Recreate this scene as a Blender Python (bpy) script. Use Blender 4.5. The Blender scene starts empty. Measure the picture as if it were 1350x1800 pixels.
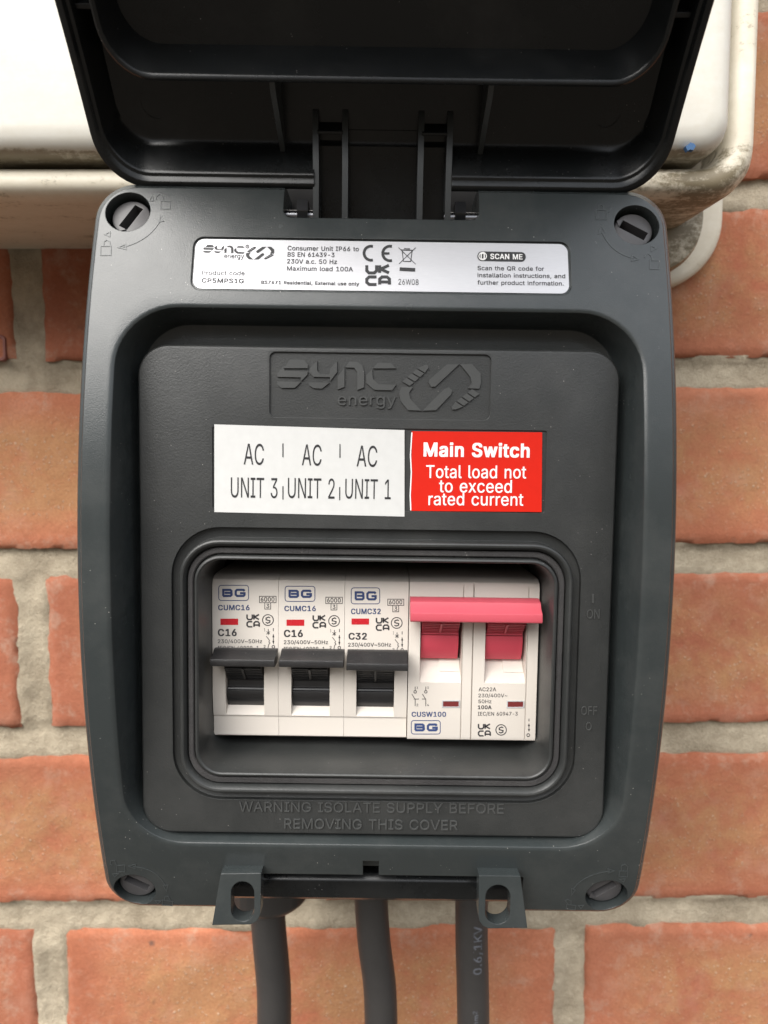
import bpy, bmesh, math, random
from mathutils import Vector, Matrix, noise
from mathutils.geometry import tessellate_polygon, delaunay_2d_cdt
random.seed(7)
R = math.radians
S = bpy.context.scene
COL = S.collection

# ------------------------------------------------------------------ camera, sky, sun, exposure
CAM_Z = 1.5                      # eye height above the ground (m); all mm heights below are measured from it
PITCH = R(4.0)
D_CAM = 280.0                    # mm from brick face to lens
cam = bpy.data.cameras.new('camera')
cam.sensor_fit = 'VERTICAL'; cam.sensor_height = 36; cam.lens = 24
cam.clip_start = 0.005; cam.clip_end = 100
cam.dof.use_dof = True; cam.dof.focus_distance = 0.184; cam.dof.aperture_fstop = 16
co = bpy.data.objects.new('camera', cam); COL.objects.link(co)
co.location = (0, -D_CAM / 1000, CAM_Z)
co.rotation_euler = (R(90) - PITCH, 0, 0)
S.camera = co

SUN_EL, SUN_AZ = 47.0, 216.0     # degrees; azimuth from +Y clockwise (180 = behind the camera)
w = bpy.data.worlds.new('World'); S.world = w; w.use_nodes = True
nt = w.node_tree; bg = nt.nodes['Background']; bg.inputs['Strength'].default_value = 0.15
sky = nt.nodes.new('ShaderNodeTexSky'); sky.sky_type = 'NISHITA'; sky.sun_disc = False
sky.sun_elevation = R(SUN_EL); sky.sun_rotation = R(SUN_AZ); sky.air_density = 1.0; sky.dust_density = 4.0; sky.ozone_density = 1.0
tc = nt.nodes.new('ShaderNodeTexCoord'); sx = nt.nodes.new('ShaderNodeSeparateXYZ')
nt.links.new(tc.outputs['Generated'], sx.inputs[0])
mr = nt.nodes.new('ShaderNodeMapRange'); mr.inputs[1].default_value = 0.10; mr.inputs[2].default_value = 0.50
nt.links.new(sx.outputs['Z'], mr.inputs[0])
hs = nt.nodes.new('ShaderNodeHueSaturation'); hs.inputs['Saturation'].default_value = 0.35   # overcast: nearly white sky
nt.links.new(sky.outputs[0], hs.inputs['Color'])
mx = nt.nodes.new('ShaderNodeMix'); mx.data_type = 'RGBA'
mx.inputs[6].default_value = (.85, .74, .62, 1)      # paving and garden tone; added dark band above the horizon dims the lid
cl = nt.nodes.new('ShaderNodeMix'); cl.data_type = 'RGBA'; cl.inputs[0].default_value = .6
cl.inputs[7].default_value = (9.2, 9.7, 10.4, 1)       # even cloud layer
nt.links.new(hs.outputs[0], cl.inputs[6])
nt.links.new(mr.outputs[0], mx.inputs[0]); nt.links.new(cl.outputs[2], mx.inputs[7])
nt.links.new(mx.outputs[2], bg.inputs['Color'])
sl = bpy.data.lights.new('sun', 'SUN'); sl.energy = 2.8; sl.angle = R(55); sl.color = (1, 0.96, 0.9)
so = bpy.data.objects.new('sun', sl); COL.objects.link(so)
el, az = R(SUN_EL), R(SUN_AZ)
sd = Vector((math.sin(az) * math.cos(el), math.cos(az) * math.cos(el), math.sin(el)))
so.rotation_euler = (-sd).to_track_quat('-Z', 'Y').to_euler(); so.location = (0, -3, 4)
S.view_settings.view_transform = 'Standard'; S.view_settings.look = 'None'
S.view_settings.gamma = 1; S.view_settings.use_curve_mapping = False
S.view_settings.exposure = 0.84
S.cycles.max_bounces = 8

# ------------------------------------------------------------------ measuring helpers (millimetres)
F_PX = 1200.0
ROLL = R(0.8); U0, V0 = 1.6, 26.5
def at(px, py, D):               # photograph measurement -> x, z (mm) on the plane D mm in front of the brick face
    d = D_CAM - D; rx = (px - 675) / F_PX; ry = (py - 900) / F_PX
    fy = math.cos(PITCH) - ry * math.sin(PITCH); fz = -math.sin(PITCH) - ry * math.cos(PITCH)
    t = d / fy
    return rx * t, fz * t
def L(px, py, D):                # the same in the enclosure's own slightly rolled frame
    a, b = at(px, py, D); c, s = math.cos(ROLL), math.sin(ROLL)
    return a * c - b * s + U0, a * s + b * c + V0
def arch(v): return 113.6 - v * v / 570.0
def LA(px, py):
    D = 105
    for _ in range(8):
        u, v = L(px, py, D); D = arch(v)
    return u, v
def lin(c): return tuple(((x / 255) / 12.92 if x / 255 <= .04045 else ((x / 255 + .055) / 1.055) ** 2.4) for x in c) + (1,)
def P(u, v, D): return Vector((u, -D, v)) * 0.001

# ------------------------------------------------------------------ materials
def new_mat(name):
    m = bpy.data.materials.new(name); m.use_nodes = True
    return m, m.node_tree, m.node_tree.nodes['Principled BSDF']
def nd(nt, t, **kw):
    n = nt.nodes.new(t)
    for k, v in kw.items(): setattr(n, k, v)
    return n
def coords(nt, scale=1000.0):    # object coordinates in millimetres
    t = nd(nt, 'ShaderNodeTexCoord'); m = nd(nt, 'ShaderNodeMapping'); m.inputs['Scale'].default_value = (scale,) * 3
    nt.links.new(t.outputs['Object'], m.inputs[0]); return m.outputs[0]
def tex_noise(nt, co, scale, detail=4, rough=.55):
    n = nd(nt, 'ShaderNodeTexNoise'); n.inputs['Scale'].default_value = scale; n.inputs['Detail'].default_value = detail
    n.inputs['Roughness'].default_value = rough; nt.links.new(co, n.inputs['Vector']); return n.outputs[0]
def ramp(nt, fac, a, b, ca=(0, 0, 0, 1), cb=(1, 1, 1, 1)):
    r = nd(nt, 'ShaderNodeValToRGB'); r.color_ramp.elements[0].position = a; r.color_ramp.elements[1].position = b
    r.color_ramp.elements[0].color = ca; r.color_ramp.elements[1].color = cb
    nt.links.new(fac, r.inputs[0]); return r.outputs[0]
def mixc(nt, fac, a, b, mode='MIX'):
    m = nd(nt, 'ShaderNodeMix', data_type='RGBA', blend_type=mode)
    for sock, v in ((0, fac), (6, a), (7, b)):
        if isinstance(v, (int, float, tuple)): m.inputs[sock].default_value = v
        else: nt.links.new(v, m.inputs[sock])
    return m.outputs[2]
def math_n(nt, op, a, b=0.0, clamp=False):
    m = nd(nt, 'ShaderNodeMath', operation=op); m.use_clamp = clamp
    for i, v in enumerate((a, b)):
        if isinstance(v, (int, float)): m.inputs[i].default_value = v
        else: nt.links.new(v, m.inputs[i])
    return m.outputs[0]
def plastic(name, col, rough=.4, grain=0.0, gscale=2.2, bevel=.35, dust=0.0, spec=.5, mottle=.08, dust_col=(.45, .43, .4, 1)):
    m, t, b = new_mat(name); c = coords(t)
    n1 = tex_noise(t, c, .05, 5)
    dark = tuple(x * (1 - mottle) for x in col[:3]) + (1,); lite = tuple(min(1, x * (1 + mottle)) for x in col[:3]) + (1,)
    base = mixc(t, n1, dark, lite)
    rgh = math_n(t, 'ADD', math_n(t, 'MULTIPLY', tex_noise(t, c, .09, 6), .22), rough - .11)
    if dust:
        sp = nd(t, 'ShaderNodeTexVoronoi'); sp.inputs['Scale'].default_value = .62; t.links.new(c, sp.inputs['Vector'])
        dot = ramp(t, sp.outputs['Distance'], .04, .085, (1, 1, 1, 1), (0, 0, 0, 1))
        clump = ramp(t, tex_noise(t, c, .10, 3), .55, .62)
        film = ramp(t, tex_noise(t, c, .035, 8, .7), .45, .75)
        f = math_n(t, 'MULTIPLY', math_n(t, 'MULTIPLY', dot, clump), min(1.0, dust))
        f = math_n(t, 'ADD', f, math_n(t, 'MULTIPLY', film, .06 * min(1.0, dust)), True)
        base = mixc(t, f, base, dust_col)
    t.links.new(base, b.inputs['Base Color']); t.links.new(rgh, b.inputs['Roughness'])
    b.inputs['Specular IOR Level'].default_value = spec
    last = None
    if bevel:
        bv = nd(t, 'ShaderNodeBevel', samples=4); bv.inputs['Radius'].default_value = bevel * .001; last = bv.outputs[0]
    if grain:
        bp = nd(t, 'ShaderNodeBump'); bp.inputs['Strength'].default_value = grain; bp.inputs['Distance'].default_value = .0003
        t.links.new(tex_noise(t, c, gscale, 3, .6), bp.inputs['Height'])
        if last: t.links.new(last, bp.inputs['Normal'])
        last = bp.outputs[0]
    if last: t.links.new(last, b.inputs['Normal'])
    return m
M = {}
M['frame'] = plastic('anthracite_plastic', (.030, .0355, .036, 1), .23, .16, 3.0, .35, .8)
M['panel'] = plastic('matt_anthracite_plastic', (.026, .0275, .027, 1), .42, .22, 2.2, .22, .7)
M['panelrelief'] = plastic('matt_anthracite_relief', (.056, .058, .057, 1), .36, .05, 2.2, 0, .4)  # paler than the panel: light caught on raised edges put into the colour
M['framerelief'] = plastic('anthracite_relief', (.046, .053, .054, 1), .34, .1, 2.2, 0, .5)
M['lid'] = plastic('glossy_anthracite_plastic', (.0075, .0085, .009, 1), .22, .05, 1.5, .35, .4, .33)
M['ribs'] = plastic('satin_anthracite_plastic', (.034, .038, .039, 1), .4, .05, 1.5, 0, .3)
M['gasket'] = plastic('foam_rubber', (.040, .038, .038, 1), .75, .9, 3.0, 0, 1.0, .3)
M['screw'] = plastic('dark_grey_plastic', (.075, .072, .074, 1), .48, .1, 1.0, .2, .3)
M['white'] = plastic('ivory_plastic', (.68, .625, .56, 1), .40, .06, 2.0, .15, .15, .4, .03, (.3, .27, .22, 1))
M['black'] = plastic('black_plastic', (.018, .0175, .018, 1), .42, .35, 2.5, .3, .9, .5)
M['blackgloss'] = plastic('smooth_black_plastic', (.016, .0155, .016, 1), .34, .05, 2.0, .2, .3, .5)
M['pink'] = plastic('pinkish_red_plastic', (.56, .085, .115, 1), .42, .12, 2.0, .3, .25, .45, .05, (.8, .5, .5, 1))
M['red'] = plastic('red_plastic', (.60, .068, .10, 1), .42, .08, 2.0, .2, .15, .45)
M['flag'] = plastic('red_flag', (.55, .02, .03, 1), .3, 0, 1, 0)
M['darkflag'] = plastic('maroon_flag', (.16, .025, .025, 1), .35, 0, 1, 0)
M['rubber'] = plastic('black_cable_sheath', (.032, .030, .029, 1), .5, .35, .35, 0, .6, .5, .25, (.25, .22, .19, 1))
M['gland'] = plastic('black_nylon', (.030, .0285, .028, 1), .4, .1, 1.0, .3, .2)
M['cutwire'] = plastic('clear_bit', (.5, .5, .5, 1), .3)
def flat(name, col, rough=.5, metal=0.0):
    m, t, b = new_mat(name); c = coords(t)
    k = tex_noise(t, c, .4, 4)
    base = mixc(t, k, tuple(x * .93 for x in col[:3]) + (1,), tuple(min(1, x * 1.05) for x in col[:3]) + (1,))
    t.links.new(base, b.inputs['Base Color']); b.inputs['Roughness'].default_value = rough; b.inputs['Metallic'].default_value = metal
    return m
M['ink'] = flat('black_ink', (.020, .020, .022, 1), .5)
M['greyink'] = flat('dark_grey_ink', (.035, .033, .036, 1), .5)
M['navy'] = flat('navy_ink', (.030, .055, .16, 1), .5)
M['whiteink'] = flat('white_ink', (.86, .85, .84, 1), .5)
M['paper'] = flat('white_vinyl', (.62, .62, .605, 1), .42)
M['redpaper'] = flat('red_vinyl', (.62, .014, .004, 1), .6)
M['redpaper'].node_tree.nodes['Principled BSDF'].inputs['Specular IOR Level'].default_value = .2
M['steel'] = flat('steel', (.20, .20, .21, 1), .25, 1.0)
M['pinmetal'] = flat('dark_metal', (.10, .10, .105, 1), .28, 1.0)
M['bluepaint'] = flat('blue_primer', (.035, .10, .22, 1), .6)
def silver():
    m, t, b = new_mat('silver_foil'); c = coords(t)
    mp = nd(t, 'ShaderNodeMapping'); mp.inputs['Scale'].default_value = (.4, 1, 6); t.links.new(c, mp.inputs[0])
    k = tex_noise(t, mp.outputs[0], 1.2, 4)
    t.links.new(mixc(t, k, (.50, .50, .52, 1), (.60, .60, .62, 1)), b.inputs['Base Color'])
    b.inputs['Metallic'].default_value = .45; b.inputs['Roughness'].default_value = .42
    return m
M['silver'] = silver()

def brick_mat():
    m, t, b = new_mat('orange_red_brick'); c = coords(t)
    at_ = nd(t, 'ShaderNodeAttribute', attribute_name='tint'); tint = at_.outputs['Fac']
    at2 = nd(t, 'ShaderNodeAttribute', attribute_name='centre'); cen = at2.outputs['Fac']
    lo = tex_noise(t, c, .018, 6, .6); mid = tex_noise(t, c, .11, 6, .65); fine = tex_noise(t, c, .9, 5, .75)
    base = mixc(t, ramp(t, lo, .35, .68), (.42, .145, .078, 1), (.57, .228, .130, 1))
    base = mixc(t, tint, base, mixc(t, mid, (.31, .10, .06, 1), (.43, .17, .10, 1)))
    # sandy drag-face patch near the middle of the brick
    msk = math_n(t, 'MULTIPLY', cen, ramp(t, math_n(t, 'ADD', math_n(t, 'MULTIPLY', lo, .6), math_n(t, 'MULTIPLY', mid, .4)), .38, .54))
    base = mixc(t, math_n(t, 'MULTIPLY', msk, .80), base, mixc(t, mid, (.36, .18, .075, 1), (.50, .30, .15, 1)))
    # pale grit in the patch
    v = nd(t, 'ShaderNodeTexVoronoi'); v.inputs['Scale'].default_value = .55; t.links.new(c, v.inputs['Vector'])
    grit = math_n(t, 'MULTIPLY', ramp(t, v.outputs['Distance'], .18, .36, (1, 1, 1, 1), (0, 0, 0, 1)), ramp(t, fine, .48, .60))
    base = mixc(t, math_n(t, 'MULTIPLY', math_n(t, 'MULTIPLY', grit, msk), .8), base, (.66, .52, .40, 1))
    base = mixc(t, ramp(t, fine, .32, .66), mixc(t, .38, base, (.20, .06, .03, 1)), base)
    # scattered dark iron spots
    v2 = nd(t, 'ShaderNodeTexVoronoi'); v2.inputs['Scale'].default_value = .045; t.links.new(c, v2.inputs['Vector'])
    spot = ramp(t, math_n(t, 'ADD', v2.outputs['Distance'], math_n(t, 'MULTIPLY', fine, .10)), .085, .125, (1, 1, 1, 1), (0, 0, 0, 1))
    base = mixc(t, math_n(t, 'MULTIPLY', math_n(t, 'MULTIPLY', spot, ramp(t, lo, .46, .54)), .7), base, (.07, .055, .05, 1))
    # mortar smears along the edges
    sm = math_n(t, 'MULTIPLY', math_n(t, 'SUBTRACT', 1.0, cen), ramp(t, tex_noise(t, c, .075, 8, .75), .52, .62))
    base = mixc(t, math_n(t, 'MULTIPLY', sm, .32), base, (.48, .38, .29, 1))
    # soot and weather tone from brick to brick
    base = mixc(t, math_n(t, 'MULTIPLY', ramp(t, tex_noise(t, c, .012, 3, .5), .50, .70), .35), base, (.20, .085, .05, 1))
    # pale salts
    sal = ramp(t, tex_noise(t, c, .05, 8, .7), .52, .72)
    base = mixc(t, math_n(t, 'MULTIPLY', sal, .25), base, (.55, .36, .27, 1))
    t.links.new(base, b.inputs['Base Color']); b.inputs['Roughness'].default_value = .9; b.inputs['Specular IOR Level'].default_value = .2
    h = math_n(t, 'ADD', math_n(t, 'MULTIPLY', fine, .5), math_n(t, 'ADD', mid, math_n(t, 'MULTIPLY', grit, msk)))
    bp = nd(t, 'ShaderNodeBump'); bp.inputs['Strength'].default_value = .5; bp.inputs['Distance'].default_value = .0014
    t.links.new(h, bp.inputs['Height']); t.links.new(bp.outputs[0], b.inputs['Normal'])
    return m
M['brick'] = brick_mat()
def mortar_mat():
    m, t, b = new_mat('weathered_mortar'); c = coords(t)
    lo = tex_noise(t, c, .035, 7, .65); mid = tex_noise(t, c, .25, 6, .7); fine = tex_noise(t, c, 1.6, 3, .6)
    base = mixc(t, ramp(t, lo, .30, .62), (.25, .205, .145, 1), (.53, .455, .34, 1))
    base = mixc(t, ramp(t, mid, .35, .7), mixc(t, .32, base, (.12, .09, .055, 1)), base)
    base = mixc(t, math_n(t, 'MULTIPLY', ramp(t, fine, .5, .7), .35), base, (.56, .50, .39, 1))
    t.links.new(base, b.inputs['Base Color']); b.inputs['Roughness'].default_value = .95; b.inputs['Specular IOR Level'].default_value = .15
    bp = nd(t, 'ShaderNodeBump'); bp.inputs['Strength'].default_value = .8; bp.inputs['Distance'].default_value = .0015
    t.links.new(math_n(t, 'ADD', mid, math_n(t, 'MULTIPLY', fine, .5)), bp.inputs['Height']); t.links.new(bp.outputs[0], b.inputs['Normal'])
    return m
M['mortar'] = mortar_mat()
def cream_mat(name, grime, base_col=(.74, .69, .58, 1)):
    m, t, b = new_mat(name); c = coords(t)
    lo = tex_noise(t, c, .03, 6, .6); hi = tex_noise(t, c, .45, 7, .75)
    mp = nd(t, 'ShaderNodeMapping'); mp.inputs['Scale'].default_value = (.35, 1, 1); t.links.new(c, mp.inputs[0])
    st = tex_noise(t, mp.outputs[0], .16, 8, .75)
    base = mixc(t, lo, tuple(x * .95 for x in base_col[:3]) + (1,), tuple(min(1, x * 1.04) for x in base_col[:3]) + (1,))
    g = nd(t, 'ShaderNodeAttribute', attribute_name='grime').outputs['Fac']
    k = math_n(t, 'ADD', math_n(t, 'MULTIPLY', st, .65), math_n(t, 'MULTIPLY', hi, .35))
    k = math_n(t, 'ADD', k, math_n(t, 'MULTIPLY', math_n(t, 'SUBTRACT', g, 1.0), .30))
    film = ramp(t, k, .10, .50); spots = ramp(t, k, .40, .50)
    base = mixc(t, math_n(t, 'MULTIPLY', film, .45 * grime), base, (.46, .38, .24, 1))
    base = mixc(t, math_n(t, 'MULTIPLY', spots, .85 * grime), base, (.14, .105, .05, 1))
    t.links.new(base, b.inputs['Base Color']); b.inputs['Roughness'].default_value = .5
    bp = nd(t, 'ShaderNodeBump'); bp.inputs['Strength'].default_value = .12; bp.inputs['Distance'].default_value = .0006
    t.links.new(tex_noise(t, c, .12, 6, .6), bp.inputs['Height']); t.links.new(bp.outputs[0], b.inputs['Normal'])
    return m
M['cream'] = cream_mat('cream_painted_plastic', 1.0)
M['creamdoor'] = cream_mat('cream_painted_door', .8, (.63, .61, .55, 1))
M['vent'] = plastic('brick_red_plastic', (.26, .09, .07, 1), .5, .2)

# ------------------------------------------------------------------ mesh helpers
def to_mesh(bm, name, angle=32):
    bmesh.ops.remove_doubles(bm, verts=bm.verts[:], dist=1e-7)
    bmesh.ops.recalc_face_normals(bm, faces=bm.faces[:])
    me = bpy.data.meshes.new(name); bm.to_mesh(me); bm.free()
    me.shade_smooth() if hasattr(me, 'shade_smooth') else None
    me.set_sharp_from_angle(angle=R(angle))
    return me
def link(me, name, mat, parent=None, off=(0, 0, 0)):
    if any(off):
        me.transform(Matrix.Translation(-Vector(off)))
    if not me.materials: me.materials.append(mat)
    o = bpy.data.objects.new(name, me); COL.objects.link(o)
    if parent: o.parent = parent
    return o
def obj(name, bm, mat, parent=None, off=(0, 0, 0), angle=32):
    return link(to_mesh(bm, name, angle), name, mat, parent, off)
def cut(me, cutters):
    a = bpy.data.objects.new('work', me); COL.objects.link(a)
    for bm in cutters:
        cm = to_mesh(bm, 'cutter'); c = bpy.data.objects.new('cutter', cm); COL.objects.link(c)
        mod = a.modifiers.new('b', 'BOOLEAN'); mod.object = c; mod.operation = 'DIFFERENCE'; mod.solver = 'EXACT'
        dg = bpy.context.evaluated_depsgraph_get(); dg.update()
        nm = bpy.data.meshes.new_from_object(a.evaluated_get(dg)); a.modifiers.clear(); a.data = nm
        bpy.data.objects.remove(c)
    me = a.data; bpy.data.objects.remove(a)
    me.shade_smooth(); me.set_sharp_from_angle(angle=R(32))
    me.materials.clear()
    return me
def rrect(hw, hh, r, cu=0, cv=0, nc=10, ns=26):
    """closed contour, same point count whatever the sizes"""
    r = max(0.01, min(r, hw - .005, hh - .005)); pts = []
    cs = [(hw - r, hh - r, 0), (-hw + r, hh - r, 90), (-hw + r, -hh + r, 180), (hw - r, -hh + r, 270)]
    for k in range(4):
        x, y, a0 = cs[k]
        for i in range(nc + 1):
            a = R(a0 + 90 * i / nc); pts.append((cu + x + r * math.cos(a), cv + y + r * math.sin(a)))
        nx = cs[(k + 1) % 4]; a1 = R(a0 + 90)
        p0 = (x + r * math.cos(a1), y + r * math.sin(a1)); p1 = (nx[0] + r * math.cos(a1), nx[1] + r * math.sin(a1))
        for i in range(1, ns):
            f = i / ns; pts.append((cu + p0[0] + (p1[0] - p0[0]) * f, cv + p0[1] + (p1[1] - p0[1]) * f))
    return pts
def loft(rings, closed=False, cap0=False, cap1=False):
    bm = bmesh.new(); vs = [[bm.verts.new(p) for p in r] for r in rings]; n = len(rings[0])
    m = len(vs)
    for k in range(m if closed else m - 1):
        a, b = vs[k], vs[(k + 1) % m]
        for i in range(n):
            bm.faces.new((a[i], a[(i + 1) % n], b[(i + 1) % n], b[i]))
    if cap0: bm.faces.new(vs[0])
    if cap1: bm.faces.new(vs[-1][::-1])
    return bm
def ring(hw, hh, cv, r, D, a=0, cu=0, pf=P):
    return [pf(u, v, (arch(v) + D) if a else D) for u, v in rrect(hw, hh, r, cu, cv)]
def extend(bm, other):
    me = bpy.data.meshes.new('t'); other.to_mesh(me); other.free(); bm.from_mesh(me); bpy.data.meshes.remove(me); return bm
def prism(poly, D0, D1, bm=None, a=0, pf=P):
    bm = bm or bmesh.new()
    f = (lambda v, D: arch(v) + D) if a else (lambda v, D: D)
    lo = [bm.verts.new(pf(u, v, f(v, D0))) for u, v in poly]; hi = [bm.verts.new(pf(u, v, f(v, D1))) for u, v in poly]
    n = len(poly)
    caps(bm, poly, lo, hi)
    for i in range(n): bm.faces.new((lo[i], lo[(i + 1) % n], hi[(i + 1) % n], hi[i]))
    return bm
def caps(bm, poly, lo, hi):
    for t in tessellate_polygon([[Vector((p[0], p[1], 0)) for p in poly]]):
        bm.faces.new([hi[k] for k in t]); bm.faces.new([lo[k] for k in t[::-1]])
def xprism(prof, u0, u1, bm=None, pf=P):
    """profile in (v, D) extruded along u"""
    bm = bm or bmesh.new()
    a = [bm.verts.new(pf(u0, v, D)) for v, D in prof]; b = [bm.verts.new(pf(u1, v, D)) for v, D in prof]; n = len(prof)
    caps(bm, prof, a, b)
    for i in range(n): bm.faces.new((a[i], a[(i + 1) % n], b[(i + 1) % n], b[i]))
    return bm
def box(u0, u1, v0, v1, D0, D1, bm=None): return prism([(u0, v0), (u1, v0), (u1, v1), (u0, v1)], D0, D1, bm)
def ribbon(pts, wd, D0, D1, bm=None, closed=False, a=0, pf=P):
    bm = bm or bmesh.new(); n = len(pts); f = (lambda v, D: arch(v) + D) if a else (lambda v, D: D)
    Ls, Rs = [], []
    for i in range(n):
        p = Vector(pts[i]); q0 = Vector(pts[i - 1]) if (i > 0 or closed) else None
        q1 = Vector(pts[(i + 1) % n]) if (i < n - 1 or closed) else None
        d0 = (p - q0).normalized() if q0 is not None else (q1 - p).normalized()
        d1 = (q1 - p).normalized() if q1 is not None else d0
        t = d0 + d1
        t = t.normalized() if t.length > 1e-6 else d0
        nrm = Vector((-t.y, t.x)); k = max(.35, nrm.dot(Vector((-d0.y, d0.x))))
        Ls.append(p + nrm * wd / 2 / k); Rs.append(p - nrm * wd / 2 / k)
    V = [[bm.verts.new(pf(q.x, q.y, f(q.y, D))) for q in s] for s, D in ((Ls, D1), (Rs, D1), (Rs, D0), (Ls, D0))]
    for i in range(n if closed else n - 1):
        j = (i + 1) % n
        for s in range(4):
            bm.faces.new((V[s][i], V[s][j], V[(s + 1) % 4][j], V[(s + 1) % 4][i]))
    if not closed:
        bm.faces.new([V[s][0] for s in range(4)]); bm.faces.new([V[s][-1] for s in range(4)][::-1])
    return bm
def circ(cu, cv, r, n=28, a0=0, a1=360):
    full = abs(a1 - a0) >= 360
    return [(cu + r * math.cos(R(a0 + (a1 - a0) * i / (n if full else n - 1))), cv + r * math.sin(R(a0 + (a1 - a0) * i / (n if full else n - 1)))) for i in range(n)]
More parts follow.
